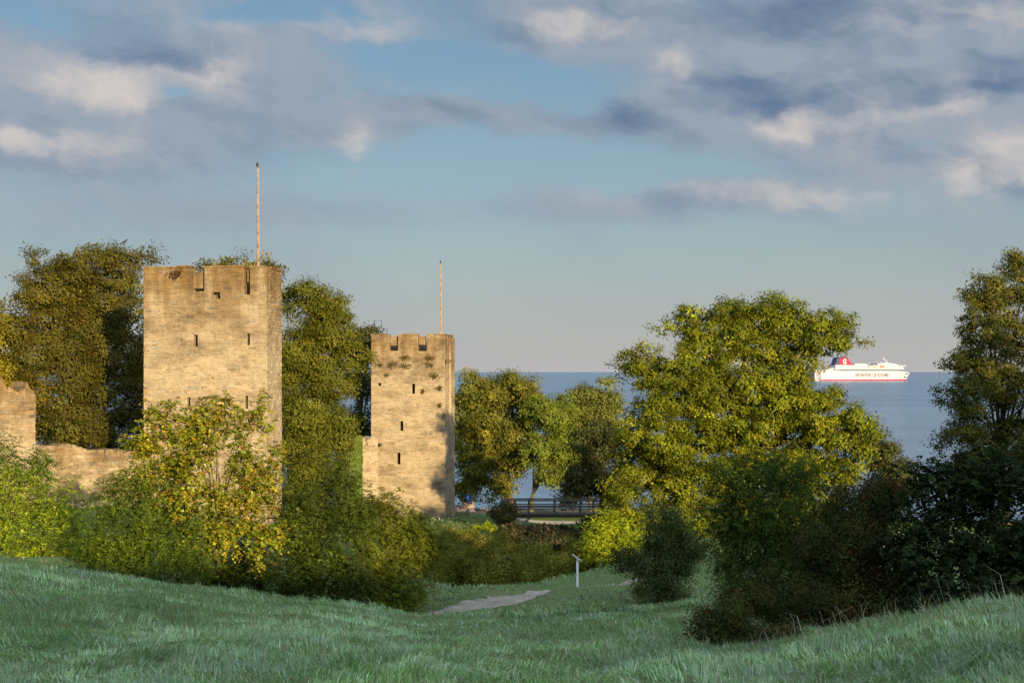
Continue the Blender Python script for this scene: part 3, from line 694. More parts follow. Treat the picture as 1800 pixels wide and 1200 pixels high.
def plant(name, label, cat, base, lobes, n, per, cr, size, cols, aspect=.75, mode='clump', seed=1, trunk=.25, bark=(.10, .08, .055),
          limbs=7, group=None, shell=.55, front=.82, mat='leaf', crown='crown', single=0, stems=1, fork=.45, sub=7, fill=.2, **kw):
    rg = np.random.default_rng(seed); rr = random.Random(seed)
    base = (base[0], base[1], gz(base[0], base[1]) - .15 if len(base) < 3 else base[2])
    t = empty(name, base); tag(t, label, cat, group); bv = np.array(base)
    C, Nm = crown_points(rg, bumpy(rg, lobes, sub) if sub else lobes, n, shell, front)
    if fill:
        lb_ = np.array(lobes, float); wf = lb_[:, 3] * lb_[:, 5]; kf = rg.choice(len(lb_), int(n * fill), p=wf / wf.sum()); df = unit(rg.normal(size=(len(kf), 3)))
        Cf = lb_[kf, :3] + df * lb_[kf, 3:] * (rg.random(len(kf)) ** .5 * .8)[:, None]; C = np.concatenate([C, Cf]); Nm = np.concatenate([Nm, df])
    f = clump_leaves if mode == 'clump' else spray_leaves
    if mode == 'clump': per, size = int(per * 1.75), size * .82
    P, A, Nn, sz, asp, tint = f(rg, C, Nm, per, cr, size, aspect, cols, **kw)
    ok = P[:, 2] > ground_fast(P[:, 0], P[:, 1]) + .03
    P, A, Nn, sz, asp, tint = (q[ok] for q in (P, A, Nn, sz, asp, tint)); tint = np.clip(tint, .004, .9)
    if single:        # the leaves that show largest: a part each, sharing a few meshes
        order = np.argsort(P[:, 1] - sz * 14)[:single]; rest = np.ones(len(P), bool); rest[order] = False
        ms = []
        for k in range(24):
            i = order[k * len(order) // 24]
            me = leaf_mesh('leaf', np.zeros((1, 3)), np.array([[0, 1., 0]]), np.array([[0, 0, 1.]]), np.ones(1), np.array([[aspect]]), tint[i:i + 1]); me.materials.append(M[mat]); ms.append(me)
        from mathutils import Matrix
        for q, i in enumerate(order):
            a_ = Vector(A[i]).normalized(); s_ = a_.cross(Vector(Nn[i])).normalized(); n_ = s_.cross(a_)
            o_ = link('leaf', ms[q % 24], None, t); mtx = Matrix((s_, a_, n_)).transposed().to_4x4(); 
            o_.matrix_local = Matrix.Translation(Vector(P[i] - bv)) @ mtx @ Matrix.Scale(float(sz[i]), 4)
        P, A, Nn, sz, asp, tint = (q[rest] for q in (P, A, Nn, sz, asp, tint))
    co = link(crown, (leaf_tri if mode == 'clump' else leaf_mesh)(crown, P - bv, A, Nn, sz, asp, tint), M[mat], t)
    if single: tag(co, kind='stuff')
    # wood: stems, limbs to the lobes, twigs to the leaf clusters
    lobs = np.array(lobes); cen = lobs[:, :3].mean(0)
    bk = lambda: tuple(c_ * rr.uniform(.8, 1.2) for c_ in bark)
    tops = []
    for s_ in range(stems):
        top = bv + (cen - bv) * (fork if stems == 1 else rr.uniform(.5, .8)) + np.array([rr.uniform(-.3, .3) * (1 if stems == 1 else lobs[:, 3].max() * .9), rr.uniform(-.2, .2), 0])
        b0 = bv + np.array([rr.uniform(-.25, .25), rr.uniform(-.2, .2), 0]) * (stems > 1)
        pts = [b0 + (top - b0) * u + np.array([math.sin(u * 5 + seed + s_) * .12 * trunk * 4, math.cos(u * 4 + s_) * .1 * trunk * 4, 0]) * (u > 0) for u in (0, .12, .4, .7, 1)]
        rad = [trunk * q_ for q_ in (1.5, 1.08, .9, .8, .68)]
        MB().tube([p_ - bv for p_ in pts], rad, 8, bk()).build('trunk', M['bark'], t, True); tops.append((pts[-1], rad[-1]))
    used = np.argsort(rg.random(len(C)))
    for i in range(min(limbs, 14)):
        lb = lobs[i % len(lobs)]; tp, tr = tops[i % len(tops)]
        end = lb[:3] + np.array([rr.uniform(-.4, .4) * lb[3], rr.uniform(-.6, .1) * lb[4], rr.uniform(-.1, .5) * lb[5]])
        mid = tp + (end - tp) * .5 + np.array([rr.uniform(-.3, .3), rr.uniform(-.3, .3), .12 * np.linalg.norm(end - tp)])
        m = MB(); c_ = bk(); m.tube([tp - bv, tp + (mid - tp) * .5 - bv + np.array([0, 0, .1]), mid - bv, end - bv], [tr * .62, tr * .5, tr * .36, tr * .14], 6, c_)
        near = C[used[i::max(limbs, 1)]]; dd = np.linalg.norm(near - end, axis=1); near = near[np.argsort(dd)[:9]]
        for q_ in near:
            s0 = mid + (end - mid) * rr.uniform(.1, 1)
            m.tube([s0 - bv, (s0 + q_) / 2 + np.array([0, 0, rr.uniform(-.1, .25)]) - bv, q_ - bv], [tr * .16, tr * .10, tr * .04], 4, c_)
        m.build('branch', M['bark'], t, True)
    return t

OLIVE = [(0.133, 0.11, 0.014, 3), (0.164, 0.12, 0.017, 2), (0.094, 0.096, 0.014, 3), (0.203, 0.124, 0.021, 1)]
MAPLE = [(0.074, 0.067, 0.009, 3), (0.091, 0.075, 0.01, 2), (0.048, 0.051, 0.008, 3), (0.108, 0.073, 0.011, 0.4)]
OAKC = [(0.102, 0.121, 0.007, 3), (0.14, 0.15, 0.008, 2), (0.061, 0.082, 0.006, 3), (0.167, 0.157, 0.008, 0.5)]
SEA_BROWN = [(0.14, 0.131, 0.02, 3), (0.105, 0.117, 0.018, 3), (0.199, 0.165, 0.018, 0.8), (0.075, 0.096, 0.016, 2)]
SEA_GREEN = [(0.122, 0.156, 0.02, 3), (0.097, 0.127, 0.016, 3), (0.153, 0.171, 0.022, 1)]
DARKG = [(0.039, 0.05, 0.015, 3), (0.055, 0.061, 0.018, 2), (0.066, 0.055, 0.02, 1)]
SHRUB = [(0.075, 0.125, 0.018, 3), (0.1, 0.145, 0.018, 2), (0.055, 0.095, 0.014, 3), (0.13, 0.13, 0.018, 0.7)]
YELLOWG = [(0.219, 0.273, 0.013, 3), (0.279, 0.319, 0.014, 2), (0.153, 0.212, 0.013, 2)]
HAZEL = [(0.149, 0.183, 0.013, 4), (0.222, 0.236, 0.016, 2.5), (0.406, 0.296, 0.018, 1.2), (0.329, 0.158, 0.02, 0.8), (0.106, 0.143, 0.012, 2.0)]
LOWB = [(0.156, 0.156, 0.022, 3), (0.118, 0.13, 0.017, 3), (0.218, 0.171, 0.032, 1), (0.094, 0.123, 0.016, 2)]
DITCH = [(0.039, 0.039, 0.02, 3), (0.055, 0.039, 0.024, 2), (0.033, 0.05, 0.018, 2), (0.077, 0.066, 0.022, 0.5)]
HAW = [(0.043, 0.05, 0.01, 3), (0.061, 0.04, 0.011, 1), (0.03, 0.045, 0.009, 4), (0.094, 0.065, 0.012, 0.35), (0.144, 0.014, 0.01, 0.2)]
POP = [(0.087, 0.087, 0.014, 3), (0.108, 0.102, 0.014, 2), (0.06, 0.074, 0.014, 3)]

# --- trees behind the towers
plant('maple_tree', 'tall olive brown maple with tower shadow on its crown', 'tree', (at(130, 0, 100)[0], 100),
      [lob(218, 466, 97, 58, 46, 3), lob(120, 505, 96, 70, 65, 3.5), (lob(60, 560, 95, 50, 55, 3)), lob(165, 590, 96, 95, 80, 3.2), lob(90, 670, 94.5, 80, 80, 3), lob(190, 700, 95, 70, 90, 3), lob(235, 590, 97, 50, 110, 3), lob(140, 770, 94, 90, 50, 3), lob(150, 620, 96, 120, 110, 3), lob(120, 730, 95.5, 130, 70, 2.8), lob(150, 520, 97, 100, 70, 2.6), lob(165, 472, 97, 62, 40, 2.6), lob(250, 640, 99, 50, 120, 2.6), lob(245, 760, 98, 50, 70, 2.6)],
      1050, 58, .75, .20, MAPLE, seed=21, trunk=.45, limbs=9)
plant('maple_tree', 'yellower maple at the edge of the view, above the broken gable', 'tree', (at(-20, 0, 96)[0], 96),
      [lob(-10, 590, 94, 50, 60, 3), lob(-30, 680, 93, 80, 90, 3), lob(30, 700, 93.5, 40, 70, 2)], 260, 55, .8, .25,
      [(.17, .145, .013, 3), (.13, .125, .012, 3), (.21, .16, .015, 1)], seed=22, trunk=.35, limbs=5)
plant('ash_tree', 'ash tree peeping over the battlements of the big tower', 'tree', (at(410, 0, 104)[0], 104),
      [lob(375, 470, 102, 32, 18, 2), lob(440, 466, 102, 26, 18, 2), lob(475, 472, 102, 16, 12, 1.5), lob(410, 490, 103, 60, 30, 2.5), lob(410, 560, 104, 70, 70, 3)], 120, 45, .7, .24, MAPLE, seed=23, trunk=.3, limbs=5)
plant('maple_tree', 'domed maple filling the gap between the two towers', 'tree', (at(560, 0, 110)[0], 110),
      [lob(545, 530, 106, 60, 48, 3), lob(585, 570, 106, 42, 50, 2.8), lob(525, 620, 105, 55, 70, 3), lob(580, 660, 105, 45, 60, 3), lob(540, 720, 104, 65, 60, 3), lob(520, 790, 102, 55, 50, 2.5), lob(590, 750, 106, 30, 45, 2.5), lob(560, 830, 100, 60, 40, 2), lob(560, 620, 106, 75, 90, 2.6), lob(550, 740, 105, 80, 70, 2.6), lob(510, 860, 97, 50, 45, 2)],
      800, 58, .75, .20, [(.085, .090, .009, 3), (.062, .074, .008, 3), (.105, .098, .010, 1)], seed=24, trunk=.4, limbs=9)
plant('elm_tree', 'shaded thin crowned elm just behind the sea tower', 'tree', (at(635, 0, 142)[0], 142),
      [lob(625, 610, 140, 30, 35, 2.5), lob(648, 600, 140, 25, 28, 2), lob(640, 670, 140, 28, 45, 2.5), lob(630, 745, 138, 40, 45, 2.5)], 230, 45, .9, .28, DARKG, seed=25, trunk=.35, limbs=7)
# --- trees along the shore
plant('shore_tree', 'rusty brown shore tree beside the sea tower, yellow patches on top', 'tree', (at(905, 0, 168)[0], 168),
      [lob(860, 690, 166, 55, 30, 3.5), lob(905, 680, 166, 42, 28, 3.5), lob(825, 730, 166, 38, 55, 3), lob(880, 740, 165, 55, 50, 4), lob(845, 800, 165, 50, 45, 3.5), lob(900, 800, 165, 35, 50, 3), lob(825, 850, 165, 32, 28, 2.5), lob(880, 855, 165, 30, 25, 2.5), lob(860, 760, 167, 70, 70, 3.5), lob(930, 720, 167, 30, 40, 2.5)],
      620, 58, 1.0, .33, SEA_BROWN, seed=31, trunk=.5, limbs=10, bark=(.22, .16, .10), fork=.3)
plant('shore_tree', 'small fresh green shore tree in front of its brown neighbour', 'tree', (at(930, 0, 164)[0], 164),
      [lob(965, 730, 161, 35, 38, 3), lob(985, 765, 161, 28, 35, 2.5), lob(945, 790, 161, 28, 35, 2.5), lob(960, 830, 161, 25, 25, 2), lob(985, 720, 164, 35, 40, 2.5), lob(1000, 800, 163, 35, 45, 2.5)], 300, 50, .9, .30, SEA_GREEN, seed=32, trunk=.32, limbs=6, fork=.3)
plant('shore_tree', 'pale olive shore tree against the water beside the oak', 'tree', (at(1040, 0, 172)[0], 172),
      [lob(1020, 710, 168, 40, 38, 3.5), lob(1065, 705, 168, 35, 36, 3.5), lob(1040, 770, 168, 50, 45, 4), lob(1015, 800, 168, 30, 40, 3), lob(1035, 745, 169, 60, 55, 3.4), lob(990, 745, 169, 25, 45, 2.5)], 420, 54, 1.0, .32, [(.125, .135, .028, 3), (.095, .110, .022, 3), (.15, .155, .032, 1)], seed=33, trunk=.4, limbs=7)
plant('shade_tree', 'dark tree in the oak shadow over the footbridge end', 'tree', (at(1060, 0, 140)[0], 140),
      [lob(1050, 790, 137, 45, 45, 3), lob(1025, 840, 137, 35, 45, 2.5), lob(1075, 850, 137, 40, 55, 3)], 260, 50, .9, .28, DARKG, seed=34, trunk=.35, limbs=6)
# --- the oak
plant('oak_tree', 'great spreading sunlit oak with gaps of sky in its crown', 'tree', (at(1290, 0, 103)[0], 103),
      [lob(1180, 800, 101, 90, 100, 2.5), lob(1330, 800, 101, 100, 110, 2.5), lob(1450, 800, 101, 70, 75, 2.5), lob(1250, 700, 102, 110, 60, 2.5), lob(1360, 680, 102, 80, 70, 2.5), lob(1320, 590, 102, 75, 45, 2.2), lob(1175, 655, 101, 70, 50, 2.2), lob(1235, 620, 101.5, 60, 48, 2.2), lob(1350, 560, 101.5, 70, 34, 2.2), lob(1280, 690, 101, 90, 60, 2.2), lob(1385, 655, 101, 34, 34, 1.8), lob(1425, 708, 101, 44, 30, 2), lob(1500, 745, 100, 44, 38, 2), lob(1450, 568, 101, 45, 30, 1.8), lob(1490, 603, 101, 26, 20, 1.4), lob(1425, 608, 101, 42, 26, 1.8), lob(1215, 570, 102, 55, 34, 2.6), lob(1290, 545, 102, 48, 28, 2.6), lob(1365, 550, 102, 52, 32, 2.6), lob(1440, 580, 101, 38, 34, 2), lob(1485, 600, 101, 24, 18, 1.4),
       lob(1130, 640, 101, 48, 34, 2.6), lob(1265, 615, 101, 28, 45, 2), lob(1345, 620, 102, 58, 45, 3), lob(1405, 630, 102, 30, 28, 2), lob(1160, 700, 100, 62, 45, 3), lob(1240, 690, 100, 40, 32, 2.4),
       lob(1330, 690, 101, 40, 50, 2.5), lob(1400, 705, 101, 55, 32, 3), lob(1320, 745, 99, 40, 28, 2), lob(1250, 760, 99.5, 42, 34, 2.2), lob(1110, 770, 99.5, 40, 40, 2.5), lob(1180, 790, 99, 60, 50, 2.6),
       lob(1430, 750, 100, 55, 36, 3), lob(1500, 760, 100, 38, 34, 2.6), lob(1390, 810, 99, 60, 42, 2.8), lob(1480, 830, 99, 45, 34, 2.5), lob(1280, 830, 98.5, 58, 40, 2.2), lob(1130, 860, 98.5, 55, 50, 2.5),
       lob(1210, 870, 98, 55, 45, 2.2), lob(1310, 890, 98, 60, 45, 2.2), lob(1420, 890, 98, 70, 45, 2.5), lob(1150, 920, 97.5, 60, 45, 2.2), lob(1250, 930, 97.5, 60, 45, 2.2), lob(1350, 940, 97.5, 60, 45, 2.2)],
      2450, 44, .58, .21, OAKC, seed=41, trunk=.65, limbs=14, shell=.6, bark=(.15, .115, .075), aspect=.8, fork=.62, ctint=.36)
plant('shore_thicket', 'dark low thicket on the shore past the oak', 'bush', (at(1570, 0, 118)[0], 118),
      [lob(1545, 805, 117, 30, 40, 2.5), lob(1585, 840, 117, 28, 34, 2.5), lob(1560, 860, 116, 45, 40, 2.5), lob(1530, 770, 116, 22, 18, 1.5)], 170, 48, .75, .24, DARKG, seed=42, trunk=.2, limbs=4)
plant('poplar_tree', 'tall tree with a sunlit top and shaded lower half at the view edge', 'tree', (at(1770, 0, 140)[0], 140),
      [lob(1735, 520, 138, 40, 32, 3.2), lob(1790, 505, 138, 40, 45, 3.6), lob(1840, 500, 138, 40, 60, 3.6), lob(1715, 580, 138, 36, 45, 3.2), lob(1780, 590, 138, 55, 45, 4.0), lob(1720, 650, 137.5, 45, 45, 3.6), lob(1690, 700, 137.5, 40, 40, 3.6), lob(1770, 690, 137.5, 60, 55, 4.0),
       lob(1700, 760, 137, 55, 45, 3.6), lob(1790, 780, 137, 60, 55, 4.0), lob(1860, 650, 138, 60, 90, 4.3), lob(1720, 820, 137, 60, 40, 3.6)],
      950, 48, .85, .28, POP, seed=43, trunk=.4, limbs=12)
# --- trees outside the frame, upsun, that shade the right-hand thicket
for k, (x, y, h, w_) in enumerate([(56, 102, 22.5, 5.5), (64, 102, 23, 6), (73, 104, 24, 6), (19.5, 10, 5.0, 2.6), (25, 8, 5.6, 3.2), (31, 11, 6, 3.4)]):
    z = gz(x, y)
    plant('lime_tree', ['tall lime tree out beyond the thicket', 'middle lime tree out beyond the thicket', 'tallest and outermost lime tree', 'smallest lime tree by the viewpoint', 'middle lime tree by the viewpoint', 'outer lime tree by the viewpoint'][k], 'tree', (x, y), [(x, y, z + h * .62, w_, w_, h * .38), (x + 1, y + .5, z + h * .4, w_ * .9, w_ * .9, h * .3)], 260, 30, 1.1, .5, SHRUB, seed=50 + k, trunk=.3, limbs=5, front=.5, shell=.2, group='limes beside the rampart')

# --- shrubs of the right-hand thicket
plant('rowan_bush', 'feathery dark green rowan in front of the oak', 'bush', (at(1340, 0, 43)[0], 43),
      [lob(1320, 850, 42, 60, 45, 1), lob(1390, 850, 42, 50, 40, 1), lob(1280, 920, 42, 45, 50, .9), lob(1360, 930, 41.5, 75, 60, 1.1), lob(1440, 920, 42, 50, 55, 1), lob(1300, 1010, 41.5, 60, 60, 1), lob(1390, 1020, 41, 60, 60, 1)],
      520, 8, .42, .105, [(.046, .082, .014, 3), (.062, .10, .016, 2), (.034, .058, .012, 2)], aspect=.36, mode='spray', seed=61, trunk=.05, stems=4, limbs=10, droop=.45)
plant('hawthorn_bush', 'red berried rusty hawthorn in the shaded thicket', 'bush', (at(1480, 0, 38)[0], 38),
      [lob(1500, 900, 38, 70, 50, 1), lob(1560, 880, 38.5, 45, 45, .9), lob(1450, 990, 37, 80, 70, 1.1), lob(1540, 990, 37, 70, 75, 1.1), lob(1390, 1060, 36, 75, 60, 1), lob(1490, 1070, 36, 80, 55, 1), lob(1570, 1060, 36.5, 50, 55, 1)],
      560, 50, .36, .09, HAW, seed=62, trunk=.06, stems=4, limbs=10, flat=.8)
plant('hazel_bush', 'broad dark hazel with large leaves at the view edge', 'bush', (at(1710, 0, 36)[0], 36),
      [lob(1660, 860, 36, 60, 60, 1), lob(1740, 840, 36, 60, 55, 1.1), lob(1820, 850, 36, 60, 70, 1.1), lob(1630, 950, 35.5, 65, 70, 1), lob(1730, 960, 35, 80, 80, 1.1), lob(1820, 970, 35, 60, 80, 1.1), lob(1640, 1040, 35, 60, 60, .9), lob(1730, 1050, 34, 70, 50, .9), lob(1820, 1040, 34, 60, 50, 1)],
      420, 8, .38, .125, [(.022, .038, .011, 3), (.032, .048, .012, 2), (.018, .030, .010, 2)], aspect=.75, mode='spray', nleaf=9, seed=63, trunk=.06, stems=5, limbs=12, droop=.4)
plant('bramble_bush', 'low rust tinged brambles at the near foot of the thicket', 'bush', (at(1290, 0, 33)[0], 33),
      [lob(1280, 1100, 33.5, 55, 40, .7), lob(1240, 1110, 33, 30, 26, .5), lob(1360, 1115, 33, 50, 30, .6), lob(1300, 1060, 35, 45, 40, .6)], 170, 45, .3, .075, HAW, seed=64, trunk=.02, stems=5, limbs=6)
plant('privet_bush', 'rounded dull green bush standing beside the gravel path', 'bush', (at(1160, 0, 52)[0], 52),
      [lob(1165, 930, 51, 50, 38, 1), lob(1130, 985, 51, 40, 45, .9), lob(1195, 980, 51, 45, 50, 1), lob(1160, 1030, 50.5, 55, 38, .9)], 330, 50, .34, .085, [(.055, .082, .022, 3), (.040, .062, .018, 2), (.075, .085, .028, 1), (.06, .05, .03, .4)], seed=65, trunk=.04, stems=4, limbs=8, flat=.9)
plant('elder_bush', 'bright yellow green bush lit by the sun below the footbridge', 'bush', (at(1075, 0, 79)[0], 79),
      [lob(1070, 925, 78, 30, 24, 1), lob(1055, 955, 77.5, 28, 25, .9), lob(1095, 950, 78, 30, 30, 1), lob(1085, 985, 77.5, 25, 20, .8)], 190, 8, .42, .14, YELLOWG, aspect=.5, mode='spray', nleaf=8, seed=66, trunk=.04, stems=3, limbs=6)
plant('juniper_bush', 'small dark bush crowding the near end of the footbridge', 'bush', (at(888, 0, 121)[0], 121),
      [lob(888, 890, 120.5, 17, 14, .8), lob(895, 908, 120.5, 20, 12, .8), lob(875, 905, 120.5, 14, 12, .7)], 60, 40, .5, .18, DARKG, seed=67, trunk=.05, limbs=3)

# --- shrubs of the left-hand hedge, from the view edge to the gravel path
plant('elder_bush', 'long sunlit topped elder mass below the curtain wall', 'bush', (at(60, 0, 56)[0], 56),
      [lob(20, 850, 56, 60, 45, 1.2), lob(100, 880, 55, 60, 40, 1.2), lob(30, 920, 54, 80, 55, 1.3), lob(130, 940, 53, 60, 55, 1.2), lob(-60, 880, 56, 70, 70, 1.3), lob(40, 970, 52, 90, 35, 1), lob(150, 985, 51, 60, 30, 1)],
      560, 7, .42, .12, YELLOWG + [(.095, .145, .016, 4)], aspect=.42, mode='spray', nleaf=9, seed=71, trunk=.05, stems=4, limbs=10)
plant('ash_sapling', 'leafy sapling rising in front of the broken gable', 'bush', (at(15, 0, 59)[0], 59),
      [lob(8, 790, 58, 14, 28, .5), lob(20, 815, 58, 26, 22, .6), lob(70, 812, 57.5, 16, 16, .5), lob(60, 830, 57.5, 30, 14, .5)], 60, 6, .5, .14, SHRUB, aspect=.4, mode='spray', seed=72, trunk=.04, stems=3, limbs=6)
plant('elder_bush', 'feathery green elder on the near side of the yellowing hazel', 'bush', (at(230, 0, 48)[0], 48),
      [lob(215, 870, 47.5, 45, 40, 1), lob(265, 890, 47, 55, 55, 1), lob(195, 935, 47, 50, 50, 1), lob(305, 905, 47.5, 36, 36, .9), lob(280, 970, 46.5, 70, 55, 1), lob(200, 985, 46.5, 55, 35, .9), lob(345, 970, 46.5, 45, 60, .9)],
      430, 8, .40, .115, [(.080, .125, .012, 3), (.11, .155, .013, 2), (.055, .085, .011, 3)], aspect=.32, mode='spray', seed=73, trunk=.05, stems=4, limbs=10, droop=.5)
plant('hazel_tree', 'yellowing hazel with round leaves spread before the big tower', 'tree', (at(372, 0, 47.5)[0], 47.5),
      [lob(280, 770, 48, 34, 26, .6), lob(330, 750, 48, 30, 28, .6), lob(375, 745, 48, 30, 26, .6), lob(420, 745, 48, 34, 26, .6), lob(450, 735, 48, 18, 16, .4), lob(300, 740, 48, 16, 22, .4), lob(255, 780, 48, 18, 14, .4), lob(275, 735, 48, 8, 14, .3), lob(465, 725, 48, 8, 14, .3), lob(385, 722, 48, 8, 14, .3), lob(345, 722, 48, 8, 12, .3),
       lob(265, 820, 47.5, 45, 28, .8), lob(345, 810, 47.5, 60, 40, .9), lob(430, 800, 47.5, 42, 40, .8), lob(470, 830, 47.5, 30, 30, .7), lob(330, 870, 47, 60, 40, .8), lob(420, 880, 47, 60, 40, .9), lob(440, 940, 46.5, 50, 45, .8), lob(370, 940, 46.5, 40, 40, .6)]
      + [lob(268, 728, 48, 7, 18, .25), lob(300, 720, 48, 7, 18, .25), lob(346, 716, 48, 7, 16, .25), lob(388, 714, 48, 7, 18, .25), lob(425, 722, 48, 8, 16, .25), lob(458, 716, 48, 8, 18, .25), lob(472, 742, 48, 8, 14, .25), lob(238, 780, 48, 10, 14, .25), lob(490, 800, 47.8, 9, 16, .25)] * 2,
      500, 6, .34, .118, HAZEL, aspect=.82, mode='spray', nleaf=8, seed=74, fill=0, trunk=.06, stems=5, limbs=14, droop=.5, single=300, shell=.3, mat='leaf_gloss')
plant('spindle_bush', 'tall dark green bush between the hazel and the sea tower', 'bush', (at(560, 0, 50)[0], 50),
      [lob(560, 880, 50, 50, 45, 1), lob(620, 880, 50, 55, 50, 1.1), lob(530, 940, 49, 60, 60, 1), lob(600, 960, 48.5, 65, 60, 1.1), lob(520, 1010, 48, 55, 40, .9), lob(600, 1020, 48, 60, 35, .9), lob(600, 830, 51, 22, 20, .6), lob(440, 985, 48.5, 60, 50, .9), lob(400, 1010, 48, 50, 30, .8)],
      600, 8, .36, .11, [(.050, .074, .009, 3), (.072, .096, .010, 2), (.034, .052, .008, 3)], aspect=.38, mode='spray', seed=75, trunk=.05, stems=5, limbs=10, droop=.55)
plant('willow_bush', 'olive leafed bush with a sunlit flank facing the gravel path', 'bush', (at(700, 0, 52)[0], 52),
      [lob(670, 900, 52, 40, 34, 1), lob(715, 930, 52, 45, 40, 1), lob(680, 980, 51, 60, 50, 1.1), lob(745, 970, 52, 36, 45, .9), lob(700, 1030, 50, 60, 32, .9), lob(640, 1040, 49, 40, 22, .8)],
      430, 8, .36, .115, [(.115, .135, .015, 3), (.145, .16, .016, 2), (.08, .10, .013, 2)], aspect=.36, mode='spray', seed=76, trunk=.05, stems=4, limbs=9, droop=.55)
for k, (px, py, Y, rx, ry_, lb_) in enumerate([
        (795, 975, 80, 34, 36, 'tawny low bush next to the sunlit olive bush'), (845, 985, 79, 36, 34, 'golden flecked low bush above the gravel path bend'),
        (900, 1000, 74, 36, 30, 'low drab bush rising directly above the gravel path end'), (955, 1000, 72, 34, 32, 'low bush nearest the white information post'),
        (1012, 968, 80, 28, 30, 'rusty low bush behind the white information post'), (820, 945, 92, 34, 24, 'low dry bush on the bank below the sea tower'), (935, 972, 86, 36, 22, 'low bush at the dark ditch edge'),
        (775, 950, 90, 26, 26, 'sunlit golden bush just beside the olive bush top'), (870, 955, 90, 32, 22, 'yellow lit bush on the bank near the footbridge end')]):
    plant('dog_rose_bush', lb_, 'bush', (at(px, 0, Y)[0], Y), [lob(px, py, Y, rx, ry_, 1.1), lob(px + 14, py + 20, Y - .5, rx, ry_ * .8, 1), lob(px - 12, py + 18, Y - .6, rx * .9, ry_ * .9, 1)],
          190, 44, .42, .11, LOWB, seed=80 + k, trunk=.02, stems=4, limbs=4, group='low bushes on the ditch bank', flat=.85)
for k, (px, py, Y, rx, ry_, lb_) in enumerate([(900, 940, 106, 30, 12, 'dark burdock patch below the bridge brace'), (950, 950, 104, 34, 16, 'dark burdock patch at the middle of the ditch'), (1000, 945, 106, 34, 16, 'dark reddish burdock patch by the bright bush'), (950, 932, 114, 50, 8, 'flat dark weed patch just under the footbridge'), (1045, 925, 112, 22, 16, 'dark weeds under the far bridge end')]):
    plant('burdock_plant', lb_, 'plant', (at(px, 0, Y)[0], Y), [lob(px, py, Y, rx, ry_, 1.2), lob(px + 8, py + 8, Y - 1, rx, ry_, 1)], 80, 40, .5, .26, DITCH, seed=90 + k, trunk=.02, limbs=3, group='burdocks in the ditch', crown='foliage')
plant('mullein_plant', 'slim pale sapling on the lit bank before the footbridge', 'plant', (at(850, 0, 112)[0], 112), [lob(840, 922, 112, 5, 12, .3), lob(855, 925, 112, 5, 10, .3), lob(866, 930, 112, 6, 8, .3)], 24, 30, .25, .16, YELLOWG, seed=97, trunk=.02, limbs=3)

# ivy on the wall stub by the sea tower
rg = np.random.default_rng(99); n = 5200
u = rg.random(n); v = rg.random(n) ** .9
A_ = np.array(at(600, 770, 125.8)); x = A_[0] + u * 34 * .0505; y = A_[1] + u * 1.2 - rg.random(n) * .28; z = 5.4 + v * (A_[2] - 5.25 + .15 * np.sin(u * 9))
P = np.stack([x, y, z], 1); t_ = u * 0
Nn = unit(np.stack([rg.normal(0, .4, n), -1 + 0 * u, .5 + rg.normal(0, .3, n)], 1)); A2 = np.stack([rg.normal(0, .5, n), -.2 + 0 * u, -1 + 0 * u], 1)
iv = empty('ivy', (A_[0] + .8, 125.8, 5.4)); tag(iv, 'thick green ivy sheet hanging over the wall stub', 'ivy')
o_ = link('leaves', leaf_mesh('leaves', P - np.array(iv.location), A2, Nn, rg.uniform(.14, .26, n), np.full((n, 1), .9), pick(rg, n, [(.075, .115, .02, 3), (.095, .135, .022, 2), (.055, .09, .018, 2)]) * np.exp(rg.normal(0, .15, (n, 1)))), M['leaf'], iv)
MB().tube([(-.3, .1, -.6), (-.2, .02, 2), (.1, .05, 5.6)], [.06, .05, .02], 6, (.1, .08, .05)).build('stem', M['bark'], iv)

# tufts rooted in the masonry
TUFT = [(.075, .072, .02, 2), (.10, .07, .02, 2), (.055, .065, .018, 2)]
def tuft(px, py, w_, h_, sc, Y, seed, lab, cols=TUFT):
    rg = np.random.default_rng(seed); k = sc; n = int(24 + w_ * h_ * .35)
    x, y, z = at(px, py, Y); t = empty('wall_fern', (x, Y, z)); tag(t, lab, 'plant', 'ferns rooted in the tower walls')
    P = np.stack([rg.normal(0, w_ * k * .28, n), -.02 - rg.random(n) * .12, rg.normal(0, h_ * k * .28, n)], 1)
    A2 = np.stack([rg.normal(0, .6, n), -.5 - rg.random(n), -.7 + rg.normal(0, .4, n)], 1); Nn = np.stack([rg.normal(0, .4, n), -.6 + 0 * rg.random(n), 1 + rg.normal(0, .3, n)], 1)
    link('fronds', leaf_mesh('fronds', P, A2, Nn, rg.uniform(.10, .22, n), np.full((n, 1), .5), pick(rg, n, cols) * np.exp(rg.normal(0, .2, (n, 1)))), M['leaf'], t)
    MB().tube([(0, .02, -.03), (0, -.06, -.01), (.02, -.1, .04)], [.03, .03, .015], 5, (.09, .07, .04)).build('root', M['bark'], t)
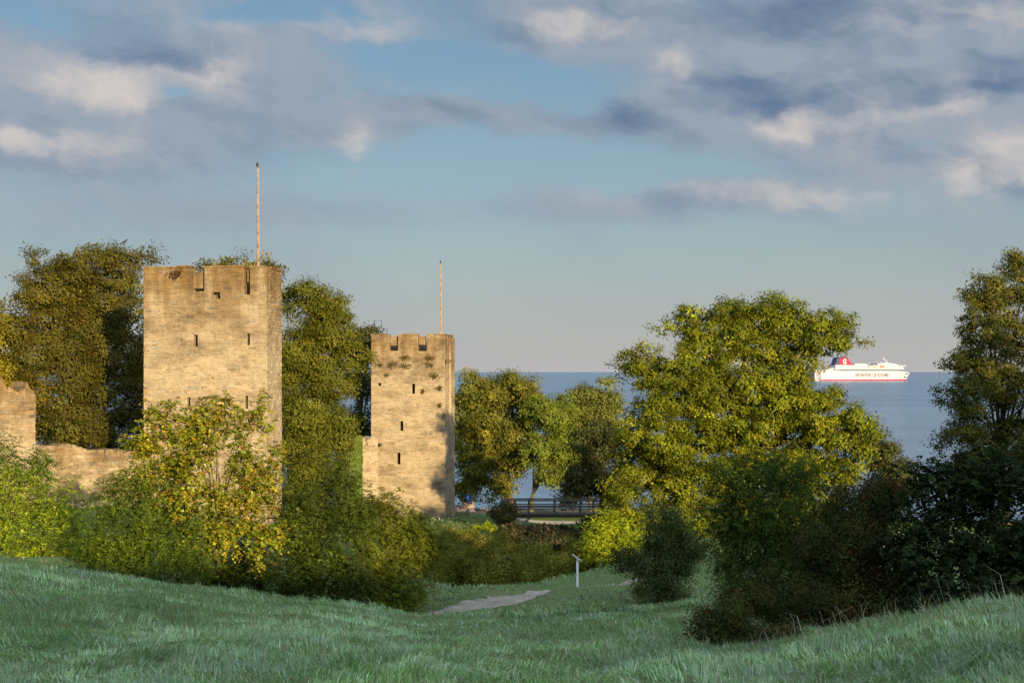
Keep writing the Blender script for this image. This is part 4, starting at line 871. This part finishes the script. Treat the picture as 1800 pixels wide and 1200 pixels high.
for k, (px, py, w_, h_, lb_) in enumerate([(690, 640, 15, 12, 'mossy fern on the sea tower, leftmost below the battlements'), (713, 627, 14, 9, 'fern near the middle of the sea tower, just under the battlements'), (713, 642, 18, 8, 'hanging fern under the middle one of the sea tower'), (755, 628, 16, 8, 'fern below the notched battlement of the sea tower'), (756, 640, 13, 8, 'small fern just above the biggest sea tower tuft'),
        (764, 659, 15, 12, 'biggest fern tuft on the sea tower face'), (773, 681, 7, 10, 'narrow fern near the sea tower corner'), (774, 711, 5, 8, 'lowest fern near the sea tower corner'), (744, 686, 5, 6, 'tiny fern beside the upper arrow slit of the sea tower'), (668, 640, 8, 5, 'faint fern nearest the far corner of the sea tower'), (668, 780, 6, 6, 'fern where the wall stub meets the sea tower'), (680, 658, 6, 4, 'little fern under the leftmost mossy one')]):
    tuft(px, py, w_, h_, .052, 130.2 - (px - 652) * .052 * .096, 120 + k, lb_)
tuft(789, 634, 16, 8, .052, 129.9, 140, 'fern sprouting from the corner edge of the sea tower')
tuft(312, 480, 17, 16, s1, 80.95, 141, 'rust brown fern in the broken pocket of the big tower', [(.09, .045, .018, 2), (.06, .04, .018, 1)])

# ------------------------------------------------------------------ flagpoles and bird
def flagpole(px, top, bot, Y, r, lab):
    x, y, z0 = at(px, bot, Y); z1 = at(px, top, Y)[2]; t = empty('flagpole', (x, y, z0 - 1.2)); tag(t, lab, 'flagpole', 'flagpoles on the towers'); h = z1 - z0 + 1.2
    n = 9; m = MB()
    for i in range(n):
        a, b_ = h * i / n, h * (i + 1) / n; k = R.uniform(.85, 1.15)
        m.tube([(-.04 * i / n, 0, a), (-.04 * (i + 1) / n, 0, b_)], [r * (1 - .45 * i / n), r * (1 - .45 * (i + 1) / n)], 8, (.34 * k, .19 * k, .095 * k))
    m.build('pole', M['pole'], t, True)
    MB().tube([(-.04, 0, h), (-.04, 0, h + .12), (-.04, 0, h + .22), (-.04, 0, h + .3)], [r * .55, r * 1.1, r * 1.0, r * .2], 8, (.03, .025, .02)).build('finial', M['pole'], t, True)
    MB().tube([(r * 1.2, -.03, .3), (r * .9, -.04, h * .5), (r * .5, -.03, h - .1)], .012, 4, (.4, .36, .3)).build('halyard', M['pole'], t)
    MB().box((-r * 2, -r * 2, -.02), (r * 2, r * 2, .25), (.12, .10, .08)).build('socket', M['pole'], t)
flagpole(453.5, 294, 470, 83.2, .066, 'tall bare wooden flagpole on the big tower')
flagpole(775, 463, 588, 133, .062, 'thin bare flagpole on the sea tower')

def bird(px, py, Y, k, lab):
    t = empty('bird', at(px, py, Y)); tag(t, lab, 'bird')
    m = MB(); m.tube([(-.20 * k, 0, .06 * k), (-.08 * k, 0, .14 * k), (.05 * k, 0, .2 * k), (.13 * k, 0, .3 * k), (.18 * k, 0, .36 * k), (.24 * k, 0, .35 * k)], [.015 * k, .075 * k, .085 * k, .05 * k, .045 * k, .006 * k], 7, (.03, .03, .03))
    m.tube([(.0, 0, .13 * k), (.02 * k, 0, 0)], [.02 * k, .01 * k], 5, (.05, .04, .03)); m.tube([(-.2 * k, 0, .06 * k), (-.34 * k, 0, .0)], [.03 * k, .04 * k], 5, (.02, .02, .02))
    m.build('body', M['pole'], t, True)
mv = np.array([v.co for v in [c for c in bpy.data.objects['maple_tree'].children if c.name.startswith('crown')][0].data.vertices]) + np.array(bpy.data.objects['maple_tree'].location)
px_ = 900 + FPX * mv[:, 0] / mv[:, 1]; mv = mv[np.abs(px_ - 219) < 3]; tp_ = mv[np.argmax(mv[:, 2])]
bird(219, HORIZON - (tp_[2] - .04 - EYE) / tp_[1] * FPX, tp_[1], .9, 'dark bird perched on the top of the tall maple')

# ------------------------------------------------------------------ footbridge
def footbridge():
    Y = 125.0; k = Y / FPX; x0, x1, zd = (882 - 900) * k, (1052 - 900) * k, EYE - (903 - HORIZON) * k
    t = empty('footbridge', (x0, Y, zd)); tag(t, 'dark wooden footbridge with railings over the ditch', 'bridge'); Lb = x1 - x0; wd = 1.7
    C1, C2 = (.06, .052, .042), (.10, .088, .072)
    for y in (0, wd - .16): MB().box((-.3, y, -.32), (Lb + .3, y + .16, -.06), C1).build('beam', M['wood'], t)
    x = -.25; i = 0
    while x < Lb + .2:
        w_ = .19; MB().box((x, -.1, -.055 + R.uniform(-.004, .004)), (x + w_ - .015, wd + .1, .0), tuple(c_ * R.uniform(.75, 1.25) for c_ in C2)).build('plank', M['wood'], t); x += w_
    for y in (-.05, wd - .05):
        for px in (892, 929.5, 975, 1020.5, 1044):
            xx = (px - 900) * k - x0
            MB().box((xx - .06, y, -.30), (xx + .06, y + .1, 1.12), C1).build('post', M['wood'], t)
        for z, h in ((1.12, .07), (.66, .11), (.40, .11)):
            MB().box((-.1, y - .035, z), (Lb + .1, y - .002, z + h), tuple(c_ * R.uniform(.9, 1.2) for c_ in C2)).build('rail', M['wood'], t)
        MB().box((-.15, y - .06, 1.192), (Lb + .15, y + .14, 1.235), C2).build('handrail', M['wood'], t)
    MB().tube([((908 - 900) * k - x0, .1, EYE - (924 - HORIZON) * k - zd - .4), ((932 - 900) * k - x0, .1, -.3)], .10, 6, (.20, .17, .13)).build('brace', M['wood'], t)
    MB().tube([((1036 - 900) * k - x0, .1, -1.9), ((1034 - 900) * k - x0, .1, -.3)], .22, 7, C1).build('support', M['wood'], t)
footbridge()

# white information post
x, y, z = at(1015, 1034, 58); z = gz(x, y) - .05; hp = at(0, 982, 58)[2] - z
t = empty('information_post', (x, y, z)); tag(t, 'white information post with a slanted panel beside the path', 'sign')
MB().box((-.045, -.045, 0), (.045, .045, hp), (1, 1, 1)).build('post', M['white'], t)
c_, s_ = math.cos(.62), math.sin(.62); m = MB(); vs = []
for uu in (-.21, .21):
    for vv in (-.16, .16):
        for ww in (0, .022): vs.append((uu * c_ + ww * s_ - .03, vv, hp + .06 - uu * s_ + ww * c_))
m.add(vs, [(0, 1, 3, 2), (4, 6, 7, 5), (0, 4, 5, 1), (2, 3, 7, 6), (0, 2, 6, 4), (1, 5, 7, 3)]); pn = m.build('panel', M['white'], t)
m = MB(); vs = []
for uu, vv in ((-.185, -.135), (-.185, .135), (.185, .135), (.185, -.135)): vs.append((uu * c_ + .025 * s_ - .03, vv, hp + .06 - uu * s_ + .025 * c_))
m.add(vs, [(3, 2, 1, 0)], (.42, .47, .52)); m.build('printed_sheet', M['paint'], pn)

# blue round path sign by the shore
x, y, z = at(823, 897, 160); z = gz(x, y) - .1
t = empty('path_sign', (x, y, z)); tag(t, 'round blue path sign on a post near the shore rocks', 'sign')
zc = at(0, 873.5, 160)[2] - z; rs = .30
MB().tube([(0, 0, 0), (0, 0, zc + .4)], .03, 8).build('post', M['metal'], t)
def disc(r, y0, y1, n=28): 
    return [(r * math.cos(6.2832 * i / n), zc + r * math.sin(6.2832 * i / n)) for i in range(n)], y0, y1
pl, ya, yb = disc(.36, -.06, -.035); dd = MB().prism(pl, ya, yb, (.012, .06, .26)).build('disc', M['paint'], t)
m = MB(); m.tube([(-.03, -.065, zc + .17), (-.03, -.064, zc + .19)], .035, 8, (.7, .7, .7)); m.prism([(-.08, zc - .02), (.02, zc - .02), (.02, zc + .13), (-.08, zc + .13)], -.066, -.061, (.7, .7, .7)); m.prism([(-.08, zc - .2), (-.04, zc - .2), (-.03, zc - .02), (-.08, zc - .02)], -.066, -.061, (.7, .7, .7)); m.prism([(0, zc - .2), (.04, zc - .2), (.02, zc - .02), (-.03, zc - .02)], -.0655, -.061, (.7, .7, .7)); m.build('walker_symbol', M['paint'], dd)
MB().box((-.24, -.06, zc - .68), (.24, -.035, zc - .46), (.012, .06, .26)).build('supplementary_plate', M['paint'], t)

# ------------------------------------------------------------------ shore rocks
def rock(px, py, Y, w_, h_, seed, lab, col=(.22, .18, .15)):
    rr = np.random.default_rng(seed); n, m_ = 10, 6; x, y, z = at(px, py, Y); V = []; F = []
    for i in range(m_ + 1):
        th = math.pi * .5 * i / m_
        for k in range(n):
            ph = 6.2832 * k / n; q = 1 + rr.normal(0, .10)
            V.append((w_ / 2 * math.cos(th) * math.cos(ph) * q, w_ * .4 * math.cos(th) * math.sin(ph) * q, h_ * math.sin(th) * (1 + rr.normal(0, .05)) - .25))
    for i in range(m_):
        for k in range(n): F.append((i * n + k, i * n + (k + 1) % n, (i + 1) * n + (k + 1) % n, (i + 1) * n + k))
    c_ = np.array(col) * rr.uniform(.8, 1.2)
    o_ = link('shore_rock', np_mesh('shore_rock', V, F, np.tile(c_, (len(F), 1))), M['rock']); o_.location = (x, y, max(z, -.05))
    tag(o_, lab, 'rock', 'boulders along the waterline')
rock(823, 893, 184, 1.9, 1.35, 1, 'biggest tan boulder in the water below the blue sign', (.30, .22, .15))
rock(805, 894, 181, 1.6, .8, 2, 'dark boulder in the water closest to the sea tower')
for k, px in enumerate((803, 812, 819, 830, 838, 846, 856, 866, 874, 884)):
    rock(px, 899, 176.5 + (k % 3) * .8, R.uniform(.9, 1.5), R.uniform(.55, .85), 10 + k, 'dark waterline boulder, number %s counting along from the sea tower' % ['one', 'two', 'three', 'four', 'five', 'six', 'seven', 'eight', 'nine', 'ten'][k], (.17, .13, .13))
# ------------------------------------------------------------------ ferry
def ferry():
    Ls, B = 233.0, 26.0; yaw = math.radians(27)
    near = at(1442.5, 0, 2700)              # near stern corner
    t = empty('ferry', (near[0], near[1], 0), yaw); tag(t, 'white passenger ferry with a red funnel crossing the sea', 'ferry')
    W_, RED, NAVY, GREY, CREAM = (.42, .44, .48), (.30, .018, .055), (.02, .03, .075), (.30, .30, .34), (.38, .37, .36)
    k = .132                                 # metres per detail pixel (height); along the hull divide by cos(yaw)
    X = lambda zx: (zx - 350) * k * 1.21 / math.cos(yaw); Z = lambda zy: (570 - zy) * k
    P_ = M['paint']
    # hull: lofted sections, flared bow
    secs = []
    for s in (0, .04, .1, .3, .6, .74, .84, .92, .97, 1.0):
        x = s * Ls; bw = B / 2 * (1 if s < .66 else max(.015, 1 - ((s - .66) / .34) ** 2.0)); bt = B / 2 * (1 if s < .74 else max(.03, 1 - ((s - .74) / .26) ** 2.6))
        zt = Z(418) if s < .80 else Z(418) - (Z(418) - Z(455)) * ((s - .8) / .2) ** 1.4
        rake = 0 if s < .9 else (s - .9) / .1
        secs.append((x, bw, bt, zt, rake))
    rows = [(-2, 0), (Z(549), .08), (Z(520), .35), (0, None)]
    def strip(z0f, z1f, col, name, lift=0):
        m = MB()
        for sgn in (-1, 1):
            vs = []
            for (x, bw, bt, zt, rk) in secs:
                for zf in (z0f, z1f):
                    z = zf if zf is not None else zt
                    f_ = max(0, min(1, z / zt)) ** 1.3
                    vs.append((x - rk * (1 - f_) * 9, B / 2 + sgn * (bw + (bt - bw) * f_ + lift), z))
            n_ = len(secs)
            for i in range(n_ - 1):
                q = (2 * i, 2 * i + 2, 2 * i + 3, 2 * i + 1); m.add([vs[j] for j in q], [(0, 1, 2, 3) if sgn < 0 else (3, 2, 1, 0)], col)
        return m.build(name, P_, t)
    strip(-2, Z(550), RED, 'boot_topping')
    strip(Z(550), Z(500), W_, 'hull_side'); hs = strip(Z(500), None, W_, 'hull_side')
    m = MB(); n_ = len(secs)
    for i in range(n_ - 1):
        a, b_ = secs[i], secs[i + 1]; m.add([(a[0], B / 2 - a[2], a[3]), (b_[0], B / 2 - b_[2], b_[3]), (b_[0], B / 2 + b_[2], b_[3]), (a[0], B / 2 + a[2], a[3])], [(0, 1, 2, 3)], CREAM)
    m.build('main_deck', P_, t)
    # stern: recessed ramp doors between two quarter towers
    st = MB().box((-11, 0.4, -1), (.5, B - .4, Z(425)), GREY).build('stern', P_, t)
    for y0, y1 in ((2, 8.5), (9.5, 16.5), (17.5, 24)):
        MB().box((-11.6, y0, 1.6), (-11.01, y1, Z(445)), (.40, .37, .38)).build('ramp_door', P_, st)
    for y0 in (-.1, B - 2.2):
        MB().box((-14, y0, -1), (-11.65, y0 + 2.3, Z(412)), W_).build('quarter_tower', P_, t)
        MB().box((-14.1, y0 + .5, 4), (-14.01, y0 + 1.7, Z(425)), NAVY).build('quarter_window', P_, t)
    MB().box((-14, 2.3, Z(428)), (.6, B - 2.3, Z(412)), W_).build('stern_bridge', P_, t)
    MB().box((-9.5, 6, Z(411.5)), (-1, B - 8, Z(396)), NAVY).build('stern_house', P_, t)
    MB().box((-1.6, .1, -1), (.0, .38, Z(424)), NAVY).build('side_recess', P_, t)
    # dark band along the upper hull and the deck houses above
    MB().box((X(595), -.12, Z(424)), (X(1512), B + .12, Z(408.5)), NAVY).build('navy_band', P_, t)
    h1 = MB().prism([(X(545), Z(409)), (X(1515), Z(409)), (X(1500), Z(380)), (X(1490), Z(352)), (X(640), Z(340)), (X(560), Z(345))], 1.0, B - 1, W_).build('deck_house', P_, t)
    MB().prism([(X(440), Z(417)), (X(545), Z(417)), (X(545), Z(380)), (X(500), Z(390))], 4, B - 4, CREAM).build('aft_deck', P_, t)
    h2 = MB().prism([(X(1135), Z(352)), (X(1488), Z(352)), (X(1370), Z(318)), (X(1255), Z(305)), (X(1145), Z(318))], 2.5, B - 2.5, W_).build('wheelhouse', P_, t)
    MB().box((X(1430), -2.0, Z(357)), (X(1522), B + 2.0, Z(346)), W_).build('bridge_wing', P_, t)
    MB().prism([(X(845), Z(345)), (X(1000), Z(346)), (X(1000), Z(320)), (X(845), Z(320))], 5, B - 5, CREAM).build('sun_deck_house', P_, t)
    # windows in rows
    for (zx0, zx1, zy, n_, h_) in ((600, 1100, 394, 34, 1.0), (1120, 1490, 391, 26, .9), (620, 980, 364, 22, .9), (1170, 1350, 335, 12, .9)):
        for i in range(n_):
            xx = X(zx0 + (zx1 - zx0) * i / n_); yy = 2.5 if zy < 340 else 1.0
            MB().box((xx, yy - .08, Z(zy)), (xx + 1.4, yy - .01, Z(zy) + h_), (.17, .16, .16)).build('window', P_, h1)
    for i in range(26):
        xx = X(640 + i * 32); MB().box((xx, -.10, Z(440)), (xx + 1.6, -.03, Z(440) + .9), (.20, .19, .19)).build('porthole', P_, hs)
    for zx, zy in ((1542, 516), (1567, 468)): MB().box((X(zx) - 1.2, 2.4, Z(zy) - .9), (X(zx) + 1.2, 9, Z(zy) + .9), NAVY).build('anchor_pocket', P_, hs)
    # funnel
    fn = MB().prism([(X(628), Z(340)), (X(838), Z(340)), (X(800), Z(325)), (X(760), Z(262)), (X(745), Z(232)), (X(648), Z(229))], 6, B - 6, RED).build('funnel', P_, t)
    MB().prism([(X(575), Z(340)), (X(628), Z(340)), (X(648), Z(229)), (X(610), Z(229))], 6.2, B - 6.2, (.05, .05, .12)).build('funnel_stripe', P_, fn)
    MB().box((X(655), 8, Z(229)), (X(735), B - 8, Z(222)), NAVY).build('exhaust', P_, fn)
    MB().tube([(X(663), B / 2, Z(222)), (X(663), B / 2, Z(180))], .25, 5, GREY).build('aerial', P_, t)
    # mast, domes, lifeboats
    ms = MB(); ms.tube([(X(1330), B / 2, Z(310)), (X(1262), B / 2, Z(228))], [1.6, .6], 6, W_); ms.tube([(X(1290), B / 2 - 5, Z(282)), (X(1290), B / 2 + 5, Z(282))], .4, 5, W_); ms.tube([(X(1318), B / 2, Z(300)), (X(1325), B / 2, Z(255))], [.7, .3], 5, W_); ms.tube([(X(1310), B / 2 - 4, Z(268)), (X(1330), B / 2 + 4, Z(268))], .35, 5, W_); ms.build('mast', P_, t)
    for zx, zy in ((1042, 312), (1150, 300), (1200, 300), (1458, 335)):
        m = MB(); m.tube([(X(zx), 6, Z(zy) - 3.5), (X(zx), 6, Z(zy) - 1), (X(zx), 6, Z(zy)), (X(zx), 6, Z(zy) + .9)], [.35, .5, 1.1, .35], 8, W_); m.build('radar_dome', P_, t, True)
    for zx in (1000, 1085, 1165):
        lbm = MB(); xa, xb = X(zx), X(zx + (75 if zx < 1150 else 58)); c2 = (.62, .30, .19) if zx < 1150 else (.58, .15, .09)
        lbm.tube([(xa, -.2, Z(362)), (xa + 1.2, -.2, Z(362)), ((xa + xb) / 2, -.2, Z(363)), (xb - 1.2, -.2, Z(362)), (xb, -.2, Z(362))], [.3, 1.3, 1.55, 1.3, .3], 8, W_ if zx < 1150 else c2); lb = lbm.build('lifeboat', P_, t, True)
        MB().box((xa + 1, -1.4, Z(356)), (xb - 1, 1.0, Z(348)), c2).build('canopy', P_, lb)
        for xx in (xa + 1.5, xb - 1.5): MB().box((xx - .2, -.5, Z(372)), (xx + .2, 1.6, Z(344)), W_).build('davit', P_, t)
    # railings and vents give the broken upper outline
    for i in range(22):
        xx = X(R.uniform(460, 1120)); w_ = R.uniform(1, 4); zt = 417 if xx < X(545) else 342
        MB().box((xx, R.uniform(2, 12), Z(zt) - .2), (xx + w_, R.uniform(13, 22), Z(zt) + R.uniform(.8, 2.6)), R.choice([W_, CREAM, (.6, .5, .42)])).build('vent', P_, t)
    # lettering on the hull and funnel
    def letters(txt, x, z, size, col, y, parent, stretch=1.0):
        cu = bpy.data.curves.new('lettering', 'FONT'); cu.body = txt; cu.size = size; cu.extrude = .02; cu.offset = size * .018; cu.space_character = 1.05
        tmp = bpy.data.objects.new('lettering_source', cu); COL.objects.link(tmp); dg = bpy.context.evaluated_depsgraph_get()
        me = bpy.data.meshes.new_from_object(tmp.evaluated_get(dg)); bpy.data.objects.remove(tmp)
        a = me.attributes.new('tint', 'FLOAT_COLOR', 'FACE'); a.data.foreach_set('color', np.tile(np.array(col + (1,), np.float32), len(me.polygons)))
        o_ = link('lettering', me, P_, parent); o_.location = (x, y, z); o_.rotation_euler = (math.pi / 2, 0, 0); o_.scale = (stretch, 1, 1)
        return o_
    def fit(o_, wid):
        xs_ = [v_.co.x for v_ in o_.data.vertices]; o_.scale.x = wid / (max(xs_) - min(xs_))
    o_ = letters('DESTINATION', X(815), Z(507), 8.2, (.06, .055, .05), -.30, t); fit(o_, X(1030) - X(815))
    o_ = letters('GOTLAND', X(1122), Z(507), 8.2, (.06, .055, .05), -.30, t); fit(o_, X(1282) - X(1122))
    o_ = letters('G', X(678), Z(322), 12.5, (.8, .8, .8), 5.7, t); fit(o_, X(722) - X(678))
    o_ = letters('GLO', X(378), Z(466), 4.0, (.15, .14, .13), -.30, t); o_.data.name = 'lettering'; fit(o_, X(425) - X(378))
    for zx, col in ((1037, (.28, .23, .19)), (1075, (.32, .012, .04))):
        x0, x1, xm = X(zx), X(zx + 14), X(zx + 36); dx = x1 - x0
        MB().prism([(x0, Z(522)), (x1, Z(522)), (xm, Z(489)), (x1, Z(457)), (x0, Z(457)), (xm - dx, Z(489))], -.25, -.1, col).build('chevron', P_, t)
ferry()

# ------------------------------------------------------------------ grass
def grass(name, n, ylo, yhi, label, hgt, wid, cols, seed, pxlo=-180, pxhi=1980, power=1.0):
    rg = np.random.default_rng(seed)
    q = rg.random(n)
    Y = (ylo ** (1 - power) + q * (yhi ** (1 - power) - ylo ** (1 - power))) ** (1 / (1 - power)) if power != 1 else ylo * (yhi / ylo) ** q
    X = (rg.uniform(pxlo, pxhi, n) - 900) / FPX * Y
    # tussocks: pull blades toward clump centres
    cell = .55; gxi, gyi = np.floor(X / cell), np.floor(Y / cell); hsh = np.sin(gxi * 12.99 + gyi * 78.23) * 43758.5; r1_ = hsh - np.floor(hsh); hsh = np.sin(gxi * 39.3 + gyi * 11.1) * 24634.6; r2_ = hsh - np.floor(hsh)
    cx_, cy_ = (gxi + .2 + .6 * r1_) * cell, (gyi + .2 + .6 * r2_) * cell; pull = rg.uniform(.0, .55, n) * (r1_ > .3)
    X = X + (cx_ - X) * pull; Y = Y + (cy_ - Y) * pull
    d = np.min(np.linalg.norm(np.stack([X, Y], 1)[:, None] - PATH[None, ::3], axis=2), 1) if n < 5 else None
    keep = np.ones(n, bool)
    for a in range(0, n, 50000):
        dd = np.linalg.norm(np.stack([X, Y], 1)[a:a + 50000, None] - PATH[None, ::2], axis=2).min(1); keep[a:a + 50000] &= dd > 1.1
    X, Y, r1_, r2_ = X[keep], Y[keep], r1_[keep], r2_[keep]; n = len(X)
    Zg = ground(X, Y) - .02
    patch = .5 + .5 * np.clip(lumps(X, Y, 5.0, 20) * .7, -1, 1); fine = .5 + .5 * np.clip(lumps(X, Y, 1.7, 30) * .8, -1, 1)
    dp = np.concatenate([np.linalg.norm(np.stack([X, Y], 1)[a:a + 50000, None] - PATH[None, ::2], axis=2).min(1) for a in range(0, n, 50000)])
    h = np.clip((dp - .9) / 3.0, .18, 1) * hgt * rg.uniform(.35, 1.3, n) * (.45 + .65 * patch + .5 * r2_ ** 2)
    dry = rg.random(n) < .035; h = np.where(dry, h * 1.45, h)
    wind = lumps(X, Y, 7.0, 5) * 1.6 + r1_ * 2.2 + 2.4
    lean = np.stack([np.cos(wind), np.sin(wind)], 1) * (.45 + 1.0 * fine)[:, None] + rg.normal(0, .55, (n, 2))
    w_ = wid * rg.uniform(.6, 1.4, n) * np.maximum(1, Y / 26)
    th = rg.uniform(0, 6.28, n); sx, sy = np.cos(th) * w_, np.sin(th) * w_ * .4
    B0 = np.stack([X, Y, Zg], 1); Sd = np.stack([sx, sy, 0 * sx], 1)
    midp = B0 + np.stack([lean[:, 0] * h * .28, lean[:, 1] * h * .28, h * .62], 1)
    tip = B0 + np.stack([lean[:, 0] * h * .95, lean[:, 1] * h * .95, h * np.clip(1.02 - .42 * np.linalg.norm(lean, axis=1), .25, 1)], 1)
    V = np.stack([B0 - Sd, B0 + Sd, midp + Sd * .75, midp - Sd * .75, tip + Sd * .12, tip - Sd * .12], 1).reshape(-1, 3)
    b_ = np.arange(n)[:, None] * 6; F = np.concatenate([b_ + np.array([[0, 1, 2, 3]]), b_ + np.array([[3, 2, 4, 5]])], 1).reshape(-1, 4)
    cp = pick(rg, n, cols); yel = np.clip(lumps(X, Y, 6.0, 12) * .55 - .15, 0, 1)[:, None]
    col = cp * (1 - yel * .7) + np.array([.36, .42, .13]) * yel * .7; col = np.where(dry[:, None], np.array([.34, .29, .15]), col) * np.exp(rg.normal(0, .20, (n, 1))) * (.75 + .4 * r1_[:, None]) * np.exp(.34 * lumps(X, Y, 7.0, 15))[:, None]
    g_ = link(name, np_mesh(name, V, F, np.repeat(np.clip(col, .01, .8), 2, 0)), M['grass']); tag(g_, label, 'grass', kind='stuff')
DEW = [(.30, .53, .22, 3), (.40, .62, .35, 2), (.22, .44, .12, 3), (.58, .72, .52, 1)]
grass('grass', 155000, 15.5, 48, 'dewy blue green long grass over the rampart slopes', .19, .0065, DEW, 5, power=1.35)
grass('grass', 40000, 44, 80, 'shorter grass along the path and ditch rim', .18, .009, [(.17, .30, .10, 3), (.23, .35, .13, 2), (.13, .24, .07, 2)], 6, pxlo=300, pxhi=1700, power=1.5)
grass('grass', 16000, 100, 150, 'sunlit short turf at the foot of the sea tower', .16, .010, [(.05, .10, .012, 3), (.065, .11, .014, 2)], 8, pxlo=640, pxhi=1120, power=1.2)
grass('dry_stalks', 700, 22, 36, 'tall straw coloured seed stalks standing out of the grass', .55, .0045, [(.40, .34, .18, 2), (.30, .28, .13, 1)], 9, power=1.2)
grass('dry_stalks', 260, 22, 33, 'tall dry stalks fringing the shaded thicket', .75, .005, [(.42, .36, .20, 2), (.30, .30, .14, 1)], 10, pxlo=1330, pxhi=1850, power=1.2)
